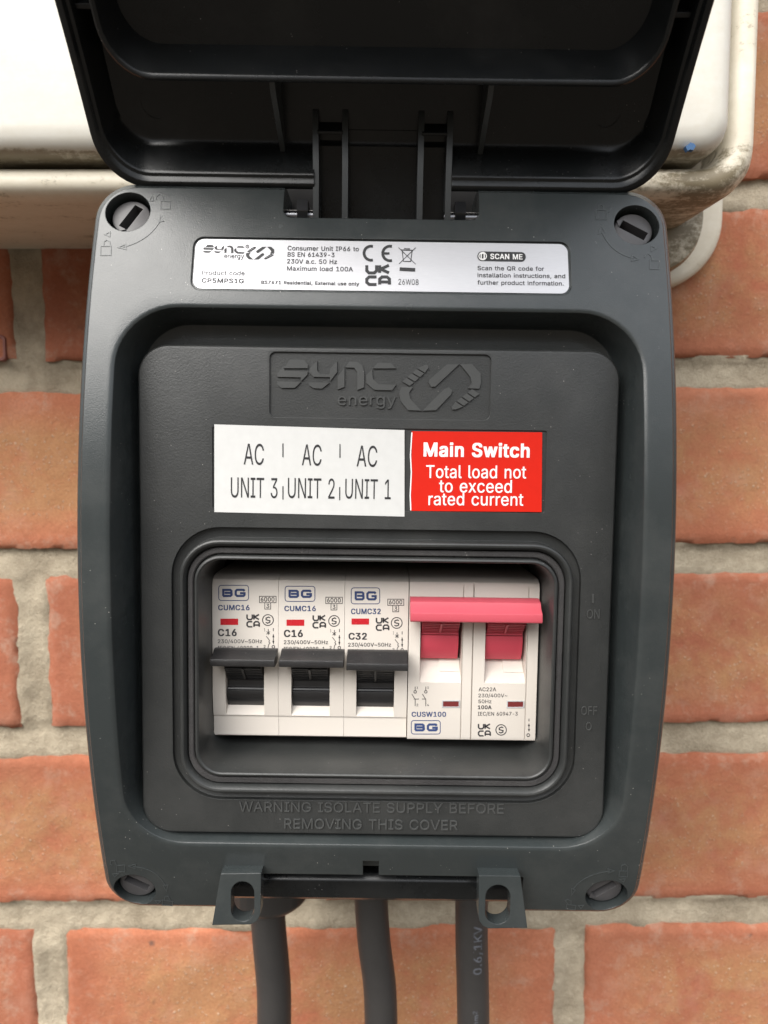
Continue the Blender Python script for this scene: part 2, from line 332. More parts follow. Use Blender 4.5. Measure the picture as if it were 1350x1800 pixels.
# letter outlines (plain sans-serif), character, advance, then closed contours
GLYPH_DATA = r''',188|38,-119 68,71 137,71 84,-119
-453|337,244 337,188 114,188 114,244
.188|95,-4 78,-1 63,9 53,24 50,41 53,59 63,73 78,83 95,87 113,83 128,73 138,59 141,41 138,24 128,9 113,-1
/249|235,533 71,-76 14,-76 178,533
0453|227,-7 174,1 130,24 95,62 69,113 53,178 48,254 53,330 69,395 95,447 130,484 174,508 227,516 279,508 323,484 358,447 384,395 400,330 405,254 400,178 384,113 359,62 323,24 279,1|227,50 261,56 290,74 313,103 330,144 340,194 344,254 340,314 330,365 313,405 290,435 261,453 227,460 192,453 163,435 140,405 123,365 113,314 109,254 113,194 123,144 140,103 163,74 192,56
1453|76,0 76,55 391,55 391,0|276,509 276,0 212,0 212,448 209,448 86,358 86,427 198,509
2453|64,0 64,47 234,229 282,282 299,305 311,327 318,348 320,371 317,397 308,419 293,436 273,449 250,457 224,460 196,457 172,447 153,433 139,413 130,390 127,362 66,362 71,405 86,442 111,473 143,496 182,511 225,516 268,511 306,497 337,474 361,445 376,411 381,372 378,345 371,318 357,290 336,259 267,180 153,60 153,57 389,57 389,0
3453|218,-7 173,-3 133,10 98,30 70,57 52,91 44,132 109,132 115,107 126,87 144,71 165,59 191,52 219,50 248,53 275,61 297,74 315,93 325,116 329,145 326,172 316,196 299,217 275,234 242,244 201,248 157,248 157,299 288,448 288,452 70,452 70,509 372,509 372,461 211,278 211,289 264,288 308,276 344,253 371,222 387,186 393,145 387,103 370,66 344,36 309,12 266,-2
4453|40,105 40,158 247,509 311,509 109,166 109,163 413,163 413,105|282,0 282,121 282,146 282,318 343,318 343,0
5453|221,-7 178,-2 140,11 108,32 83,60 66,93 60,130 122,130 127,108 138,89 154,73 173,60 196,52 221,50 250,53 276,64 298,82 314,104 324,131 328,162 324,193 314,221 297,244 275,262 248,273 218,277 192,275 167,268 145,258 128,246 67,253 96,509 366,509 366,452 151,452 134,301 136,301 155,315 178,325 203,331 229,334 263,330 294,321 321,306 345,285 364,260 379,231 388,199 391,163 385,117 369,76 343,41 309,15 268,-1
6453|226,-7 182,-1 142,15 109,40 84,74 69,115 64,162 68,199 80,239 102,285 137,340 252,509 322,509 151,261 145,261 154,275 165,288 179,299 196,307 214,312 235,314 278,309 316,295 346,271 370,240 384,201 389,157 384,112 368,73 343,39 310,14 271,-2|226,48 254,52 279,63 299,79 314,101 324,128 327,157 324,187 314,213 299,235 279,251 254,262 226,265 198,262 174,252 153,235 138,214 128,188 125,158 128,128 138,102 153,79 174,63 198,52
7453|97,0 323,448 323,452 62,452 62,509 391,509 391,449 165,0
8453|226,-7 178,-2 136,11 101,33 74,62 57,96 52,135 55,166 65,195 81,220 101,241 125,256 153,265 153,267 119,282 93,308 76,342 70,380 75,417 90,450 114,477 146,498 184,511 226,516 269,511 306,498 337,477 361,450 377,417 382,380 376,342 359,308 333,282 300,267 300,265 327,256 351,241 372,220 387,195 397,166 401,135 395,96 378,62 352,33 317,11 275,-2|226,49 258,52 285,60 307,74 323,91 333,113 337,139 333,165 322,189 305,208 283,223 256,232 226,235 196,232 169,223 147,208 130,189 119,165 115,139 119,113 129,91 145,74 167,60 195,52|226,290 252,292 274,300 293,313 307,330 316,351 319,376 316,399 308,420 294,437 275,449 252,457 226,460 200,457 177,449 159,437 145,420 136,399 133,376 136,351 145,330 159,313 178,300 201,292
9453|226,516 271,510 310,494 343,468 368,434 384,393 389,347 385,309 373,270 350,224 315,168 200,0 130,0 301,248 307,248 299,234 287,221 273,210 257,202 238,196 218,195 175,199 137,214 106,237 83,269 68,307 64,352 69,397 85,436 110,469 143,494 182,510|226,460 199,457 174,446 154,429 138,407 129,381 125,352 129,322 138,295 154,274 174,257 199,247 226,243 254,247 279,257 299,273 314,295 324,321 327,350 324,381 314,407 299,429 279,446 254,457
A480|16,0 201,509 276,509 463,0 395,0 287,302 264,372 232,478 245,478 213,371 191,302 85,0|110,142 110,199 370,199 370,142
B456|60,0 60,509 241,509 289,504 329,491 359,469 381,442 394,410 398,374 395,344 387,320 373,301 356,286 336,275 315,267 315,262 339,257 363,245 385,227 402,203 414,173 418,136 413,100 400,67 377,39 344,18 301,4 247,0|125,57 245,57 296,63 330,80 349,105 355,137 352,161 342,184 327,203 306,218 279,228 248,231 125,231|125,285 238,285 265,288 288,296 308,309 323,326 333,348 336,372 330,403 313,429 283,446 240,452 125,452
C510|267,-7 205,1 150,25 104,63 70,115 48,179 40,254 48,329 70,393 104,445 150,484 205,508 267,516 305,513 340,504 373,490 402,471 427,447 448,418 463,385 473,348 408,348 401,373 389,395 375,413 357,428 337,440 315,449 292,454 267,456 223,450 184,432 150,403 125,364 109,314 103,254 109,194 125,145 151,105 184,76 223,59 267,53 292,55 315,60 337,69 357,81 375,96 389,114 401,136 408,160 473,160 463,124 448,91 428,62 402,38 373,19 341,5 305,-4
E419|60,0 60,509 372,509 372,452 125,452 125,286 355,286 355,229 125,229 125,57 375,57 375,0
F410|60,0 60,509 369,509 369,452 125,452 125,278 346,278 346,221 125,221 125,0
G520|269,-7 205,1 149,25 104,64 69,116 47,179 40,254 47,329 69,393 103,445 149,484 203,508 265,516 304,513 340,504 374,489 403,469 429,445 449,416 465,384 474,349 408,349 399,372 387,393 373,411 356,427 337,439 315,448 291,454 265,456 222,450 183,432 150,404 125,364 109,314 103,254 109,194 125,145 151,105 184,76 224,59 269,53 309,57 345,71 374,93 396,123 410,160 415,202 434,199 283,199 283,256 478,256 478,200 471,141 451,91 419,50 377,19 326,0
H517|60,0 60,509 125,509 125,289 392,289 392,509 457,509 457,0 392,0 392,232 125,232 125,0
I300|31,0 31,57 118,57 118,452 31,452 31,509 269,509 269,452 183,452 183,57 269,57 269,0
K467|104,145 104,216 139,261 174,303 212,344 364,509 448,509 231,276 228,276|60,0 60,509 125,509 125,334 124,225 125,193 125,0|372,0 188,259 228,309 449,0
L393|60,0 60,509 125,509 125,57 361,57 361,0
M628|60,0 60,509 152,509 277,187 287,159 299,123 311,84 322,49 307,49 318,83 330,121 342,158 352,187 476,509 568,509 568,0 504,0 504,291 504,327 505,369 506,413 507,457 513,457 498,409 482,363 467,322 456,291 342,0 286,0 170,291 159,321 145,361 129,408 112,457 119,457 120,416 121,372 122,328 122,291 122,0
N523|60,0 60,509 136,509 343,183 363,151 388,107 414,55 405,54 401,108 399,157 399,195 399,509 463,509 463,0 387,0 202,290 177,331 148,381 108,452 119,454 122,384 124,328 125,291 125,0
O533|267,-7 205,1 150,25 105,63 70,115 48,179 40,254 48,329 70,393 105,445 150,484 205,508 267,516 329,508 384,484 429,445 464,393 486,329 493,254 486,179 464,115 429,63 384,25 329,1|267,53 310,59 349,76 383,105 408,144 425,194 430,254 425,314 408,365 383,404 349,433 310,450 267,456 223,450 184,433 151,404 125,364 109,314 103,254 109,194 125,144 151,105 184,76 223,59
P445|60,0 60,509 235,509 289,503 332,487 366,462 390,430 404,391 409,348 404,304 390,265 366,233 332,207 289,191 235,186 109,186 109,242 233,242 269,246 297,256 318,272 333,294 342,319 344,348 342,376 333,402 318,423 297,439 268,449 232,452 125,452 125,0
Q533|245,159 313,159 369,85 384,65 468,-48 401,-48 346,27 331,46|267,-7 205,1 150,25 105,63 70,115 48,179 40,254 48,329 70,393 105,445 150,484 205,508 267,516 329,508 384,484 429,445 464,393 486,329 493,254 486,179 464,115 429,63 384,25 329,1|267,53 310,59 349,76 383,105 408,144 425,194 430,254 425,314 408,365 383,404 349,433 310,450 267,456 223,450 184,433 151,404 125,364 109,314 103,254 109,194 125,144 151,105 184,76 223,59
R449|60,0 60,509 236,509 290,504 333,489 367,465 390,433 405,395 409,352 405,309 390,271 367,240 333,217 289,203 236,198 96,198 96,255 234,255 269,258 298,267 319,281 334,300 342,324 345,352 342,380 334,405 319,425 298,440 269,449 233,452 125,452 125,0|353,0 230,229 303,229 428,0
S447|224,-9 172,-4 128,9 91,31 64,60 46,96 38,137 104,137 110,110 123,88 142,71 166,59 194,52 224,49 257,52 286,60 311,74 329,92 341,114 346,139 342,161 332,179 316,193 296,205 245,222 184,239 128,260 86,289 60,326 52,372 58,413 75,448 102,476 138,498 180,511 227,516 275,511 316,498 351,476 377,449 394,415 401,378 337,378 326,412 302,437 267,453 225,459 194,456 167,448 145,435 129,418 118,398 115,376 119,352 131,334 148,319 169,308 212,293 264,279 312,264 336,252 359,238 379,220 395,198 405,171 408,139 403,99 386,64 360,34 323,11 278,-4
T449|32,452 32,509 417,509 417,452 257,452 257,0 193,0 193,452
U517|259,-8 203,-2 154,15 114,43 85,80 66,124 60,173 60,509 124,509 124,178 128,144 141,113 160,87 187,68 220,56 259,52 298,56 331,68 357,87 377,113 389,144 393,178 393,509 457,509 457,173 451,124 433,80 403,43 363,15 315,-2
V480|204,0 16,509 84,509 192,206 215,137 248,31 235,31 267,138 290,206 395,509 463,509 278,0
W686|155,0 16,509 82,509 163,196 175,145 187,94 197,40 189,40 200,94 211,145 224,196 306,509 380,509 462,196 474,145 486,94 497,40 488,40 499,94 510,145 523,196 603,509 670,509 530,0 455,0 368,323 351,391 336,475 350,475 335,395 318,323 230,0
Y472|203,0 203,208 16,509 91,509 192,344 222,292 250,230 224,230 251,293 280,344 381,509 455,509 268,208 268,0
a389|160,-9 126,-5 94,5 68,22 48,45 35,73 30,108 34,138 43,161 58,179 78,193 100,203 125,211 178,220 234,227 252,230 265,235 273,243 276,255 276,257 273,279 267,297 256,311 240,322 220,329 196,331 171,329 149,322 132,313 118,301 107,288 100,274 41,291 57,322 79,346 104,364 133,375 163,382 194,384 239,379 263,372 286,360 306,343 322,320 333,290 337,251 337,0 277,0 277,52 272,52 252,25 236,12 215,1 190,-6|170,45 202,49 228,59 248,74 263,93 272,115 276,138 276,190 259,182 231,176 200,171 175,168 134,159 117,150 103,139 95,124 92,105 94,87 102,72 114,61 130,52 149,47
c396|207,-8 159,-2 117,16 82,46 56,85 40,133 34,187 40,243 56,291 82,330 117,360 159,378 207,384 234,383 260,377 284,368 305,356 324,341 340,322 353,301 362,277 303,262 290,289 270,311 242,325 207,330 173,325 145,310 124,287 108,258 99,224 96,187 99,151 108,117 124,89 145,66 173,51 207,46 243,52 271,66 292,89 304,117 363,102 354,78 341,56 325,37 306,21 285,9 261,-1 235,-6
d424|195,-8 151,-2 111,16 79,45 55,84 39,133 34,189 39,245 55,293 79,332 112,361 151,378 196,384 228,381 253,373 272,360 287,346 306,319 311,319 311,509 372,509 372,0 313,0 313,59 307,59 287,31 272,17 252,4 227,-5|205,47 236,51 263,65 284,86 299,115 309,150 312,189 309,229 300,263 284,291 263,312 237,325 205,330 172,325 145,311 124,290 108,261 99,227 96,189 99,151 109,117 124,88 145,66 172,51
e404|212,-8 161,-2 117,16 82,46 56,85 40,132 34,187 39,242 55,290 81,329 115,359 157,378 205,384 236,382 266,374 294,361 319,341 341,315 357,282 368,242 371,194 371,169 75,169 75,221 338,221 310,202 307,237 298,269 283,294 263,314 237,326 205,330 173,326 146,313 125,294 109,270 99,241 96,211 96,178 100,139 110,106 128,80 151,61 179,50 212,46 234,48 254,53 271,61 285,73 297,88 306,105 365,91 353,63 335,39 311,19 283,4 249,-5
f254|228,379 228,327 6,327 6,379|81,0 81,432 84,461 96,486 113,505 135,519 161,527 187,530 222,527 243,521 227,468 215,472 195,474 171,470 154,460 145,443 142,419 142,0
g425|207,-151 168,-148 134,-140 105,-127 82,-110 64,-91 51,-69 101,-41 122,-66 136,-78 154,-88 178,-95 207,-97 249,-92 282,-75 304,-47 311,-6 311,68 306,68 287,41 272,28 252,16 227,8 195,5 152,10 113,27 80,53 55,90 39,136 34,191 39,246 55,293 80,332 112,361 152,378 196,384 228,382 253,373 273,360 288,346 308,319 313,319 313,379 372,379 372,-9 367,-54 350,-90 324,-117 291,-136 251,-147|205,59 237,63 264,75 285,95 300,121 309,154 312,193 309,231 300,264 285,291 264,312 237,325 205,330 172,325 145,312 124,290 109,262 99,229 96,193 99,155 109,123 124,96 145,76 172,63
h410|114,227 114,0 53,0 53,509 114,509 114,287 102,287 124,332 152,362 187,379 227,384 264,380 295,369 321,349 341,321 353,285 357,240 357,0 296,0 296,235 290,275 273,304 246,323 210,329 184,326 161,317 141,303 126,283 117,257
i167|53,0 53,379 114,379 114,0|84,443 67,446 54,455 44,468 41,483 44,499 54,512 67,521 84,524 100,521 114,512 123,499 126,483 123,468 114,455 100,446
l189|139,-2 101,3 74,20 58,47 53,84 53,509 114,509 114,99 115,77 120,62 130,54 146,52 160,53 170,54 181,3 162,-1
m610|53,0 53,379 112,379 112,295 108,295 118,323 132,346 151,363 172,376 195,384 219,386 257,380 287,361 309,331 321,295 312,295 322,321 337,343 357,361 381,375 407,383 437,386 468,383 497,372 522,354 541,328 553,296 557,255 557,0 496,0 496,254 490,289 473,313 447,326 419,330 395,328 374,320 358,307 345,290 338,270 335,247 335,0 274,0 274,260 269,288 253,311 229,326 199,330 178,328 158,320 140,307 126,289 117,266 114,238 114,0
n410|114,227 114,0 53,0 53,379 112,379 112,287 102,287 124,332 152,362 187,379 227,384 264,380 295,369 321,349 341,321 353,285 357,240 357,0 296,0 296,235 290,275 273,304 246,323 210,329 184,326 161,317 141,303 126,283 117,257
o415|207,-8 159,-2 117,16 82,46 56,85 40,133 34,187 40,243 56,291 82,330 117,360 159,378 207,384 256,378 299,360 333,330 359,291 376,243 381,187 376,133 359,85 333,46 299,16 256,-2|207,46 242,51 270,66 292,89 307,117 316,151 319,187 316,224 307,258 292,287 270,310 242,325 207,330 173,325 145,310 124,287 108,258 99,224 96,187 99,151 108,117 124,89 145,66 173,51
p424|53,-143 53,379 112,379 112,319 118,319 137,346 152,360 171,373 197,381 229,384 274,378 313,361 345,332 370,293 385,245 390,189 385,133 370,84 346,45 313,16 274,-2 229,-8 198,-5 173,4 153,17 138,31 118,59 114,59 114,-143|220,47 253,51 279,66 301,88 316,117 325,151 328,189 325,227 316,261 301,290 280,311 253,325 220,330 188,325 161,312 140,291 125,263 116,229 113,189 116,150 125,115 140,86 162,65 188,51
r259|53,0 53,379 112,379 112,321 115,321 130,347 152,367 181,380 213,385 229,384 243,384 243,322 230,324 207,326 182,323 159,315 140,301 126,284 117,262 114,237 114,0
s365|182,-8 145,-5 112,3 84,18 62,38 45,63 36,94 94,107 105,79 124,60 150,49 181,45 217,50 244,62 262,81 268,103 265,121 254,136 237,147 212,155 149,170 104,186 72,208 53,237 47,274 51,305 65,332 87,354 115,370 149,381 187,384 223,381 254,372 279,358 299,339 314,316 324,290 268,277 258,298 243,316 219,328 187,333 156,329 131,317 114,299 109,277 112,258 124,243 144,232 172,223 229,209 275,194 306,171 325,142 331,107 326,75 312,47 290,24 260,6 223,-5
t227|204,379 204,327 6,327 6,379|65,471 126,471 126,98 128,76 136,61 150,53 170,50 185,51 202,54 213,2 192,-3 168,-4 125,2 92,21 72,52 65,93
u410|182,-5 146,-1 115,11 89,31 69,59 57,95 53,139 53,379 114,379 114,144 119,105 137,75 164,56 200,50 226,53 249,62 268,77 283,97 293,122 296,153 296,379 357,379 357,0 298,0 298,92 307,92 286,47 257,17 222,0
w567|138,0 23,379 87,379 133,214 154,137 175,41 165,41 186,135 206,214 252,379 316,379 362,214 382,136 402,41 391,41 413,135 434,214 480,379 545,379 429,0 368,0 319,172 305,225 291,280 277,338 291,338 277,280 263,225 248,172 199,0
x379|21,0 171,218 171,171 29,379 100,379 147,306 179,253 207,206 175,206 202,253 233,306 282,379 352,379 209,169 209,214 358,0 287,0 231,85 200,136 173,182 205,182 178,136 148,85 91,0
y389|47,-139 61,-86 71,-87 88,-90 104,-89 118,-84 130,-74 141,-58 151,-36 163,-1 17,379 84,379 165,155 187,87 206,21 184,21 202,87 224,155 305,379 371,379 204,-58 191,-85 177,-107 159,-124 139,-136 117,-143 91,-145 65,-143
z380|42,0 42,46 254,320 254,323 48,323 48,379 333,379 333,331 126,60 126,56 339,56 339,0
~453|52,150 55,188 66,218 82,240 103,255 127,263 151,266 175,264 197,256 220,241 246,221 275,198 286,193 299,192 318,196 332,207 341,226 344,253 400,253 397,215 386,185 370,163 349,148 326,139 301,137 276,139 254,148 232,162 207,182 177,204 166,209 154,210 136,207 121,196 111,178 108,150'''
GLYPHS = {}
for line in GLYPH_DATA.split('\n'):
    q = line[1:].split('|'); GLYPHS[line[0]] = (int(q[0]) / 1000, [[tuple(int(k) / 1000 for k in xy.split(',')) for xy in c.split()] for c in q[1:]])
_gc = {}
def glyph(ch):
    """triangulated letter; overlapping strokes of an outline are merged (non-zero winding)"""
    if ch not in _gc:
        cs = GLYPHS[ch][1]; pts, ed = [], []
        for c in cs:
            k = len(pts); pts += [Vector(p) for p in c]; ed += [(k + i, k + (i + 1) % len(c)) for i in range(len(c))]
        vo, _, fo, _, _, _ = delaunay_2d_cdt(pts, ed, [], 0, 1e-5)
        def wind(x, y):
            wn = 0
            for c in cs:
                for i in range(len(c)):
                    (x0, y0), (x1, y1) = c[i - 1], c[i]
                    cr = (x1 - x0) * (y - y0) - (x - x0) * (y1 - y0)
                    if y0 <= y < y1 and cr > 0: wn += 1
                    elif y1 <= y < y0 and cr < 0: wn -= 1
            return wn
        keep = []
        for f in fo:
            g = sum((vo[k] for k in f), Vector((0, 0))) / len(f)
            if wind(g.x, g.y):
                a, b, c = (vo[k] for k in f[:3]); keep.append(tuple(f) if (b - a).cross(c - a) > 0 else tuple(f[::-1]))
        used = sorted({k for f in keep for k in f}); ix = {k: n for n, k in enumerate(used)}
        _gc[ch] = ([(vo[k].x, vo[k].y) for k in used], [tuple(ix[k] for k in f) for f in keep])
    return _gc[ch]
def glyphs(s, bold=0.0):
    vs, fs, x = [], [], 0
    for ch in s:
        if ch == ' ': x += .26; continue
        v, f = glyph(ch); k = len(vs)
        vs += [(p[0] + x, p[1]) for p in v]; fs += [tuple(i + k for i in q) for q in f]
        x += GLYPHS[ch][0] + bold * 1.2
    return vs, fs
CAP = None
def text(bm, s, p0, p1, h, D, bold=0.0, a=0, ex=0.0, pf=P):
    """s written from p0 to p1 (baseline ends, mm) with capital height h; ex = relief height"""
    global CAP
    if CAP is None: CAP = max(y for x, y in glyphs('H')[0])
    vs, fs = glyphs(s, bold)
    x0 = min(x for x, y in vs); x1 = max(x for x, y in vs)
    p0 = Vector(p0); e = (Vector(p1) - p0); n = Vector((-e.y, e.x)).normalized()
    f = (lambda v, D: arch(v) + D) if a else (lambda v, D: D)
    def put(D, sx_=0.0, sy_=0.0):
        out = []
        for x, y in vs:
            x += sx_; y += sy_
            q = p0 + e * ((x - x0) / (x1 - x0)) + n * (y / CAP * h); out.append(bm.verts.new(pf(q.x, q.y, f(q.y, D))))
        return out
    if bold and not ex:          # heavier weight: the strokes overprinted a hair apart, each pass 4 microns above the last
        for k, (dx, dy) in enumerate(((-1, -.6), (1, -.6), (-1, .6), (1, .6), (0, 0))):
            top = put(D + .004 * k, dx * bold, dy * bold)
            for fc in fs: bm.faces.new([top[i] for i in fc])
        return bm
    top = put(D + ex)
    edges = {}
    for fc in fs:
        bm.faces.new([top[i] for i in fc])
        for i in range(len(fc)):
            k = (fc[i], fc[(i + 1) % len(fc)]); edges[k] = edges.get(k, 0) + 1
    if ex:
        bot = put(D)
        for fc in fs: bm.faces.new([bot[i] for i in fc[::-1]])
        for (i, j) in edges:
            if (j, i) not in edges: bm.faces.new((top[j], top[i], bot[i], bot[j]))
    return bm
def empty(name, loc, rot=(0, 0, 0), label=None, cat=None, group=None, kind=None):
    o = bpy.data.objects.new(name, None); COL.objects.link(o); o.location = loc; o.rotation_euler = rot; o.empty_display_size = .02
    tag(o, label, cat, group, kind); return o
def tag(o, label=None, cat=None, group=None, kind=None):
    if label: o['label'] = label
    if cat: o['category'] = cat
    if group: o['group'] = group
    if kind: o['kind'] = kind
    return o
def tube(path, r, n=20, bm=None):
    bm = bm or bmesh.new(); rs = []
    for i, p in enumerate(path):
        p = Vector(p); d = (Vector(path[min(i + 1, len(path) - 1)]) - Vector(path[max(i - 1, 0)])).normalized()
        x = d.cross(Vector((0, 1, 0))); x = x.normalized() if x.length > 1e-4 else Vector((1, 0, 0)); y = d.cross(x).normalized()
        rr = r[i] if isinstance(r, (list, tuple)) else r
        rs.append([bm.verts.new((p + (x * math.cos(2 * math.pi * k / n) + y * math.sin(2 * math.pi * k / n)) * rr) ) for k in range(n)])
    for i in range(len(rs) - 1):
        for k in range(n): bm.faces.new((rs[i][k], rs[i][(k + 1) % n], rs[i + 1][(k + 1) % n], rs[i + 1][k]))
    bm.faces.new(rs[0][::-1]); bm.faces.new(rs[-1])
    return bm

# ================================================================== BRICK WALL
WALL_ROLL = R(-0.35)
wall = empty('brick_wall', (0, 0, CAM_Z), (0, WALL_ROLL, 0), 'orange-red brick wall with weathered buff mortar joints behind the grey enclosure', 'wall')
beds = [at(675, y, 0)[1] for y in (340, 657, 985, 1302, 1607)]          # bed joint centres
pitch = (beds[0] - beds[-1]) / 4
beds = [beds[0] + pitch * k for k in range(5, 0, -1)] + beds + [beds[-1] - pitch * k for k in range(1, 4)]
jx_even = at(1002, 1710, 0)[0]                                            # perpend in the lowest visible course
JW = 12.6
nz_seed = Vector((3.1, 7.7, 1.3))
def brick(bm, x0, x1, z0, z1, tint, la, lb):
    st = 2.2; nx = max(2, int((x1 - x0) / st)); nz = max(2, int((z1 - z0) / st))
    ofs = random.uniform(-.6, .6); tl = [random.uniform(-.8, .8) for _ in range(4)]
    grid = []
    for j in range(nz + 1):
        row = []
        for i in range(nx + 1):
            fu, fv = i / nx, j / nz
            x = x0 + (x1 - x0) * fu; z = z0 + (z1 - z0) * fv + tl[0] * (1 - fu) + tl[1] * fu
            ed = min((x - x0), (x1 - x), (z - z0), (z1 - z))
            rough = noise.fractal(Vector((x, z, 9.)) * .05, 1, 2, 5) * .55 + noise.noise(Vector((x, z, 3.)) * .4) * .22
            wob = noise.noise(Vector((x, z, 20)) * .12) * 1.0 + noise.noise(Vector((x, z, 50)) * .45) * .6
            ex = 0
            if i in (0, nx): ex = wob
            if j in (0, nz): z += wob * .8
            rnd = 1.3 * max(0, 1 - max(ed, 0) / 1.9) ** 2
            vtx = bm.verts.new(Vector((x + ex, -(ofs + rough - rnd), z)) * .001)
            vtx[la] = tint
            vtx[lb] = max(0, min(1, (min(fu, 1 - fu) * (x1 - x0) - 8) / 30)) * max(0, min(1, (min(fv, 1 - fv) * (z1 - z0) - 4) / 14))
            row.append(vtx)
        grid.append(row)
    for j in range(nz):
        for i in range(nx): bm.faces.new((grid[j][i], grid[j][i + 1], grid[j + 1][i + 1], grid[j + 1][i]))
    # returns into the joint
    loop = [grid[0][i] for i in range(nx + 1)] + [grid[j][nx] for j in range(1, nz + 1)] + [grid[nz][i] for i in range(nx - 1, -1, -1)] + [grid[j][0] for j in range(nz - 1, 0, -1)]
    back = []
    for q in loop:
        b_ = bm.verts.new((q.co.x, .012, q.co.z)); b_[la] = tint; b_[lb] = 0; back.append(b_)
    for i in range(len(loop)):
        j = (i + 1) % len(loop); bm.faces.new((loop[i], back[i], back[j], loop[j]))
bm = bmesh.new(); la = bm.verts.layers.float.new('tint'); lb = bm.verts.layers.float.new('centre')
perps = {}
for k in range(len(beds) - 1):
    ztop, zbot = beds[k] - JW / 2, beds[k + 1] + JW / 2
    c = len(beds) - 4 - k - 1                       # 0 = lowest course whose perps are seen in the photograph
    off = jx_even + (0 if c % 2 else 112.5) + random.uniform(-3, 3)
    xs = [off + 225 * q for q in range(-3, 4)]
    perps[k] = xs
    for q in range(len(xs) - 1):
        brick(bm, xs[q] + JW / 2, xs[q + 1] - JW / 2, zbot, ztop, random.choice([0, .1, .25, .5, .8]), la, lb)
obj('bricks', bm, M['brick'], wall, angle=60)
bm = bmesh.new()
X0, X1, Z0, Z1 = -420, 420, beds[-1] - 8, beds[0] + 8; st = 2.6
NX, NZ = int((X1 - X0) / st), int((Z1 - Z0) / st); g = []
for j in range(NZ + 1):
    row = []
    z = Z0 + (Z1 - Z0) * j / NZ
    zb = min(beds, key=lambda b: abs(b - z)); dz = (z - zb) / (JW / 2)
    k = next((i for i in range(len(beds) - 1) if beds[i + 1] <= z <= beds[i]), 0)
    for i in range(NX + 1):
        x = X0 + (X1 - X0) * i / NX
        dx = min(abs(x - p) for p in perps[k]) / (JW / 2)
        q = min(abs(dz), dx)
        dep = 2.6 - 1.4 * min(1, q * q) + (1.8 * max(0, dz) if abs(dz) < 1 else 0) + max(0, min(7, (q - 1.1) * 5))
        n_ = noise.fractal(Vector((x, z, 4.)) * .045, 1, 2, 5) * 1.0 + noise.fractal(Vector((x, z, 40.)) * .22, 1, 2, 3) * .55
        smear = max(0, noise.noise(Vector((x * .04, z * .05, 77.))) - .1) * 6 * max(0, 1 - max(0, q - 1) * JW / 2 / 7) * (1 if dz < 0 or dx < 1 else .3)
        row.append(bm.verts.new(Vector((x, dep - n_ - smear * .6, z)) * .001))
    g.append(row)
for j in range(NZ):
    for i in range(NX): bm.faces.new((g[j][i], g[j][i + 1], g[j + 1][i + 1], g[j + 1][i]))
obj('mortar', bm, M['mortar'], wall, angle=80)

# weep vent in the left-hand perpend under the meter box
vx, vz = at(-6, 612, 0)
wv = empty('weep_vent', (vx * .001, 0, CAM_Z + vz * .001), (0, 0, 0), 'small brick-red plastic weep vent in the mortar joint at left edge, under the cream box', 'vent')
bm = loft([[Vector((u, -D, v)) * .001 for u, v in rrect(hw, hh, r)] for hw, hh, r, D in ((4.2, 5.2, 2, -8), (4.2, 5.2, 2, .6), (3.9, 4.9, 1.8, 1), (3.1, 4.1, 1.4, 1), (2.9, 3.9, 1.2, .6), (2.9, 3.9, 1.2, -8))], closed=True)
obj('rim', bm, M['vent'], wv)

# ================================================================== CREAM METER BOX
mb = empty('meter_box', (0, 0, CAM_Z + .083), (0, 0, 0), 'large cream painted meter box on the wall above the grey enclosure', 'meter box')
MBO = (0, 0, .083)
def PB(u, v, D): return Vector((u, -D, v)) * .001
BX0, BX1, BZ0, BZ1 = -330.0, 115.5, 83.0, 420.0
bcx, bcz, bhw, bhh = (BX0 + BX1) / 2, (BZ0 + BZ1) / 2, (BX1 - BX0) / 2, (BZ1 - BZ0) / 2
def bring(inset, r, D, dn=0):
    return [PB(u, v, D) for u, v in rrect(bhw - inset, bhh - inset, r, bcx, bcz, 12, 60)]
rs = [bring(3.0, 12, 0), bring(1.5, 13, 30), bring(0, 14, 55), bring(.3, 14, 59), bring(1.6, 14, 62), bring(3.6, 13, 63.2), bring(6.5, 11, 62.6), bring(8.6, 9, 60.5), bring(9.6, 8, 57), bring(10, 8, 46), bring(40, 8, 46), bring(40, 8, 0)]
bm = loft(rs, closed=True)
def grime(bm, fn):
    l = bm.verts.layers.float.new('grime')
    for v in bm.verts: v[l] = fn(v.co * 1000)
grime(bm, lambda c: max(0, min(1, 1.25 - (c.z - 83) / 26)) * (.5 + .42 * max(0, min(1, (c.x - 50) / 40))) if c.z < 125 else (.25 + .4 * max(0, min(1, (c.x - 100) / 10))))
bm.verts.layers.float['grime']
obj('box_frame', bm, M['cream'], mb, MBO, 50)
DX1, DZ0 = 104.2, 93.6
dhw, dhh, dcx, dcz = (DX1 + 320) / 2, (410 - DZ0) / 2, (DX1 - 320) / 2, (410 + DZ0) / 2
def dring(inset, r, D): return [PB(u, v, D) for u, v in rrect(dhw - inset, dhh - inset, r, dcx, dcz, 12, 60)]
bm = loft([dring(1, 8, 47), dring(.2, 9, 60), dring(0, 9, 64), dring(.6, 9, 66.5), dring(2.0, 8.5, 68.2), dring(4.2, 7, 69.2), dring(7.5, 5, 69.6), dring(60, 5, 69.8), dring(dhh - 2, .5, 69.8)], cap0=True, cap1=True)
grime(bm, lambda c: max(0, min(1, (98.5 - c.z) / 3)) if -c.y < 67.8 else .06)
dr = obj('door', bm, M['creamdoor'], mb, MBO, 50)
tag(dr, 'pale cream door with a small chip of blue showing')
cx_, cz_ = at(1214, 258, 69.4)
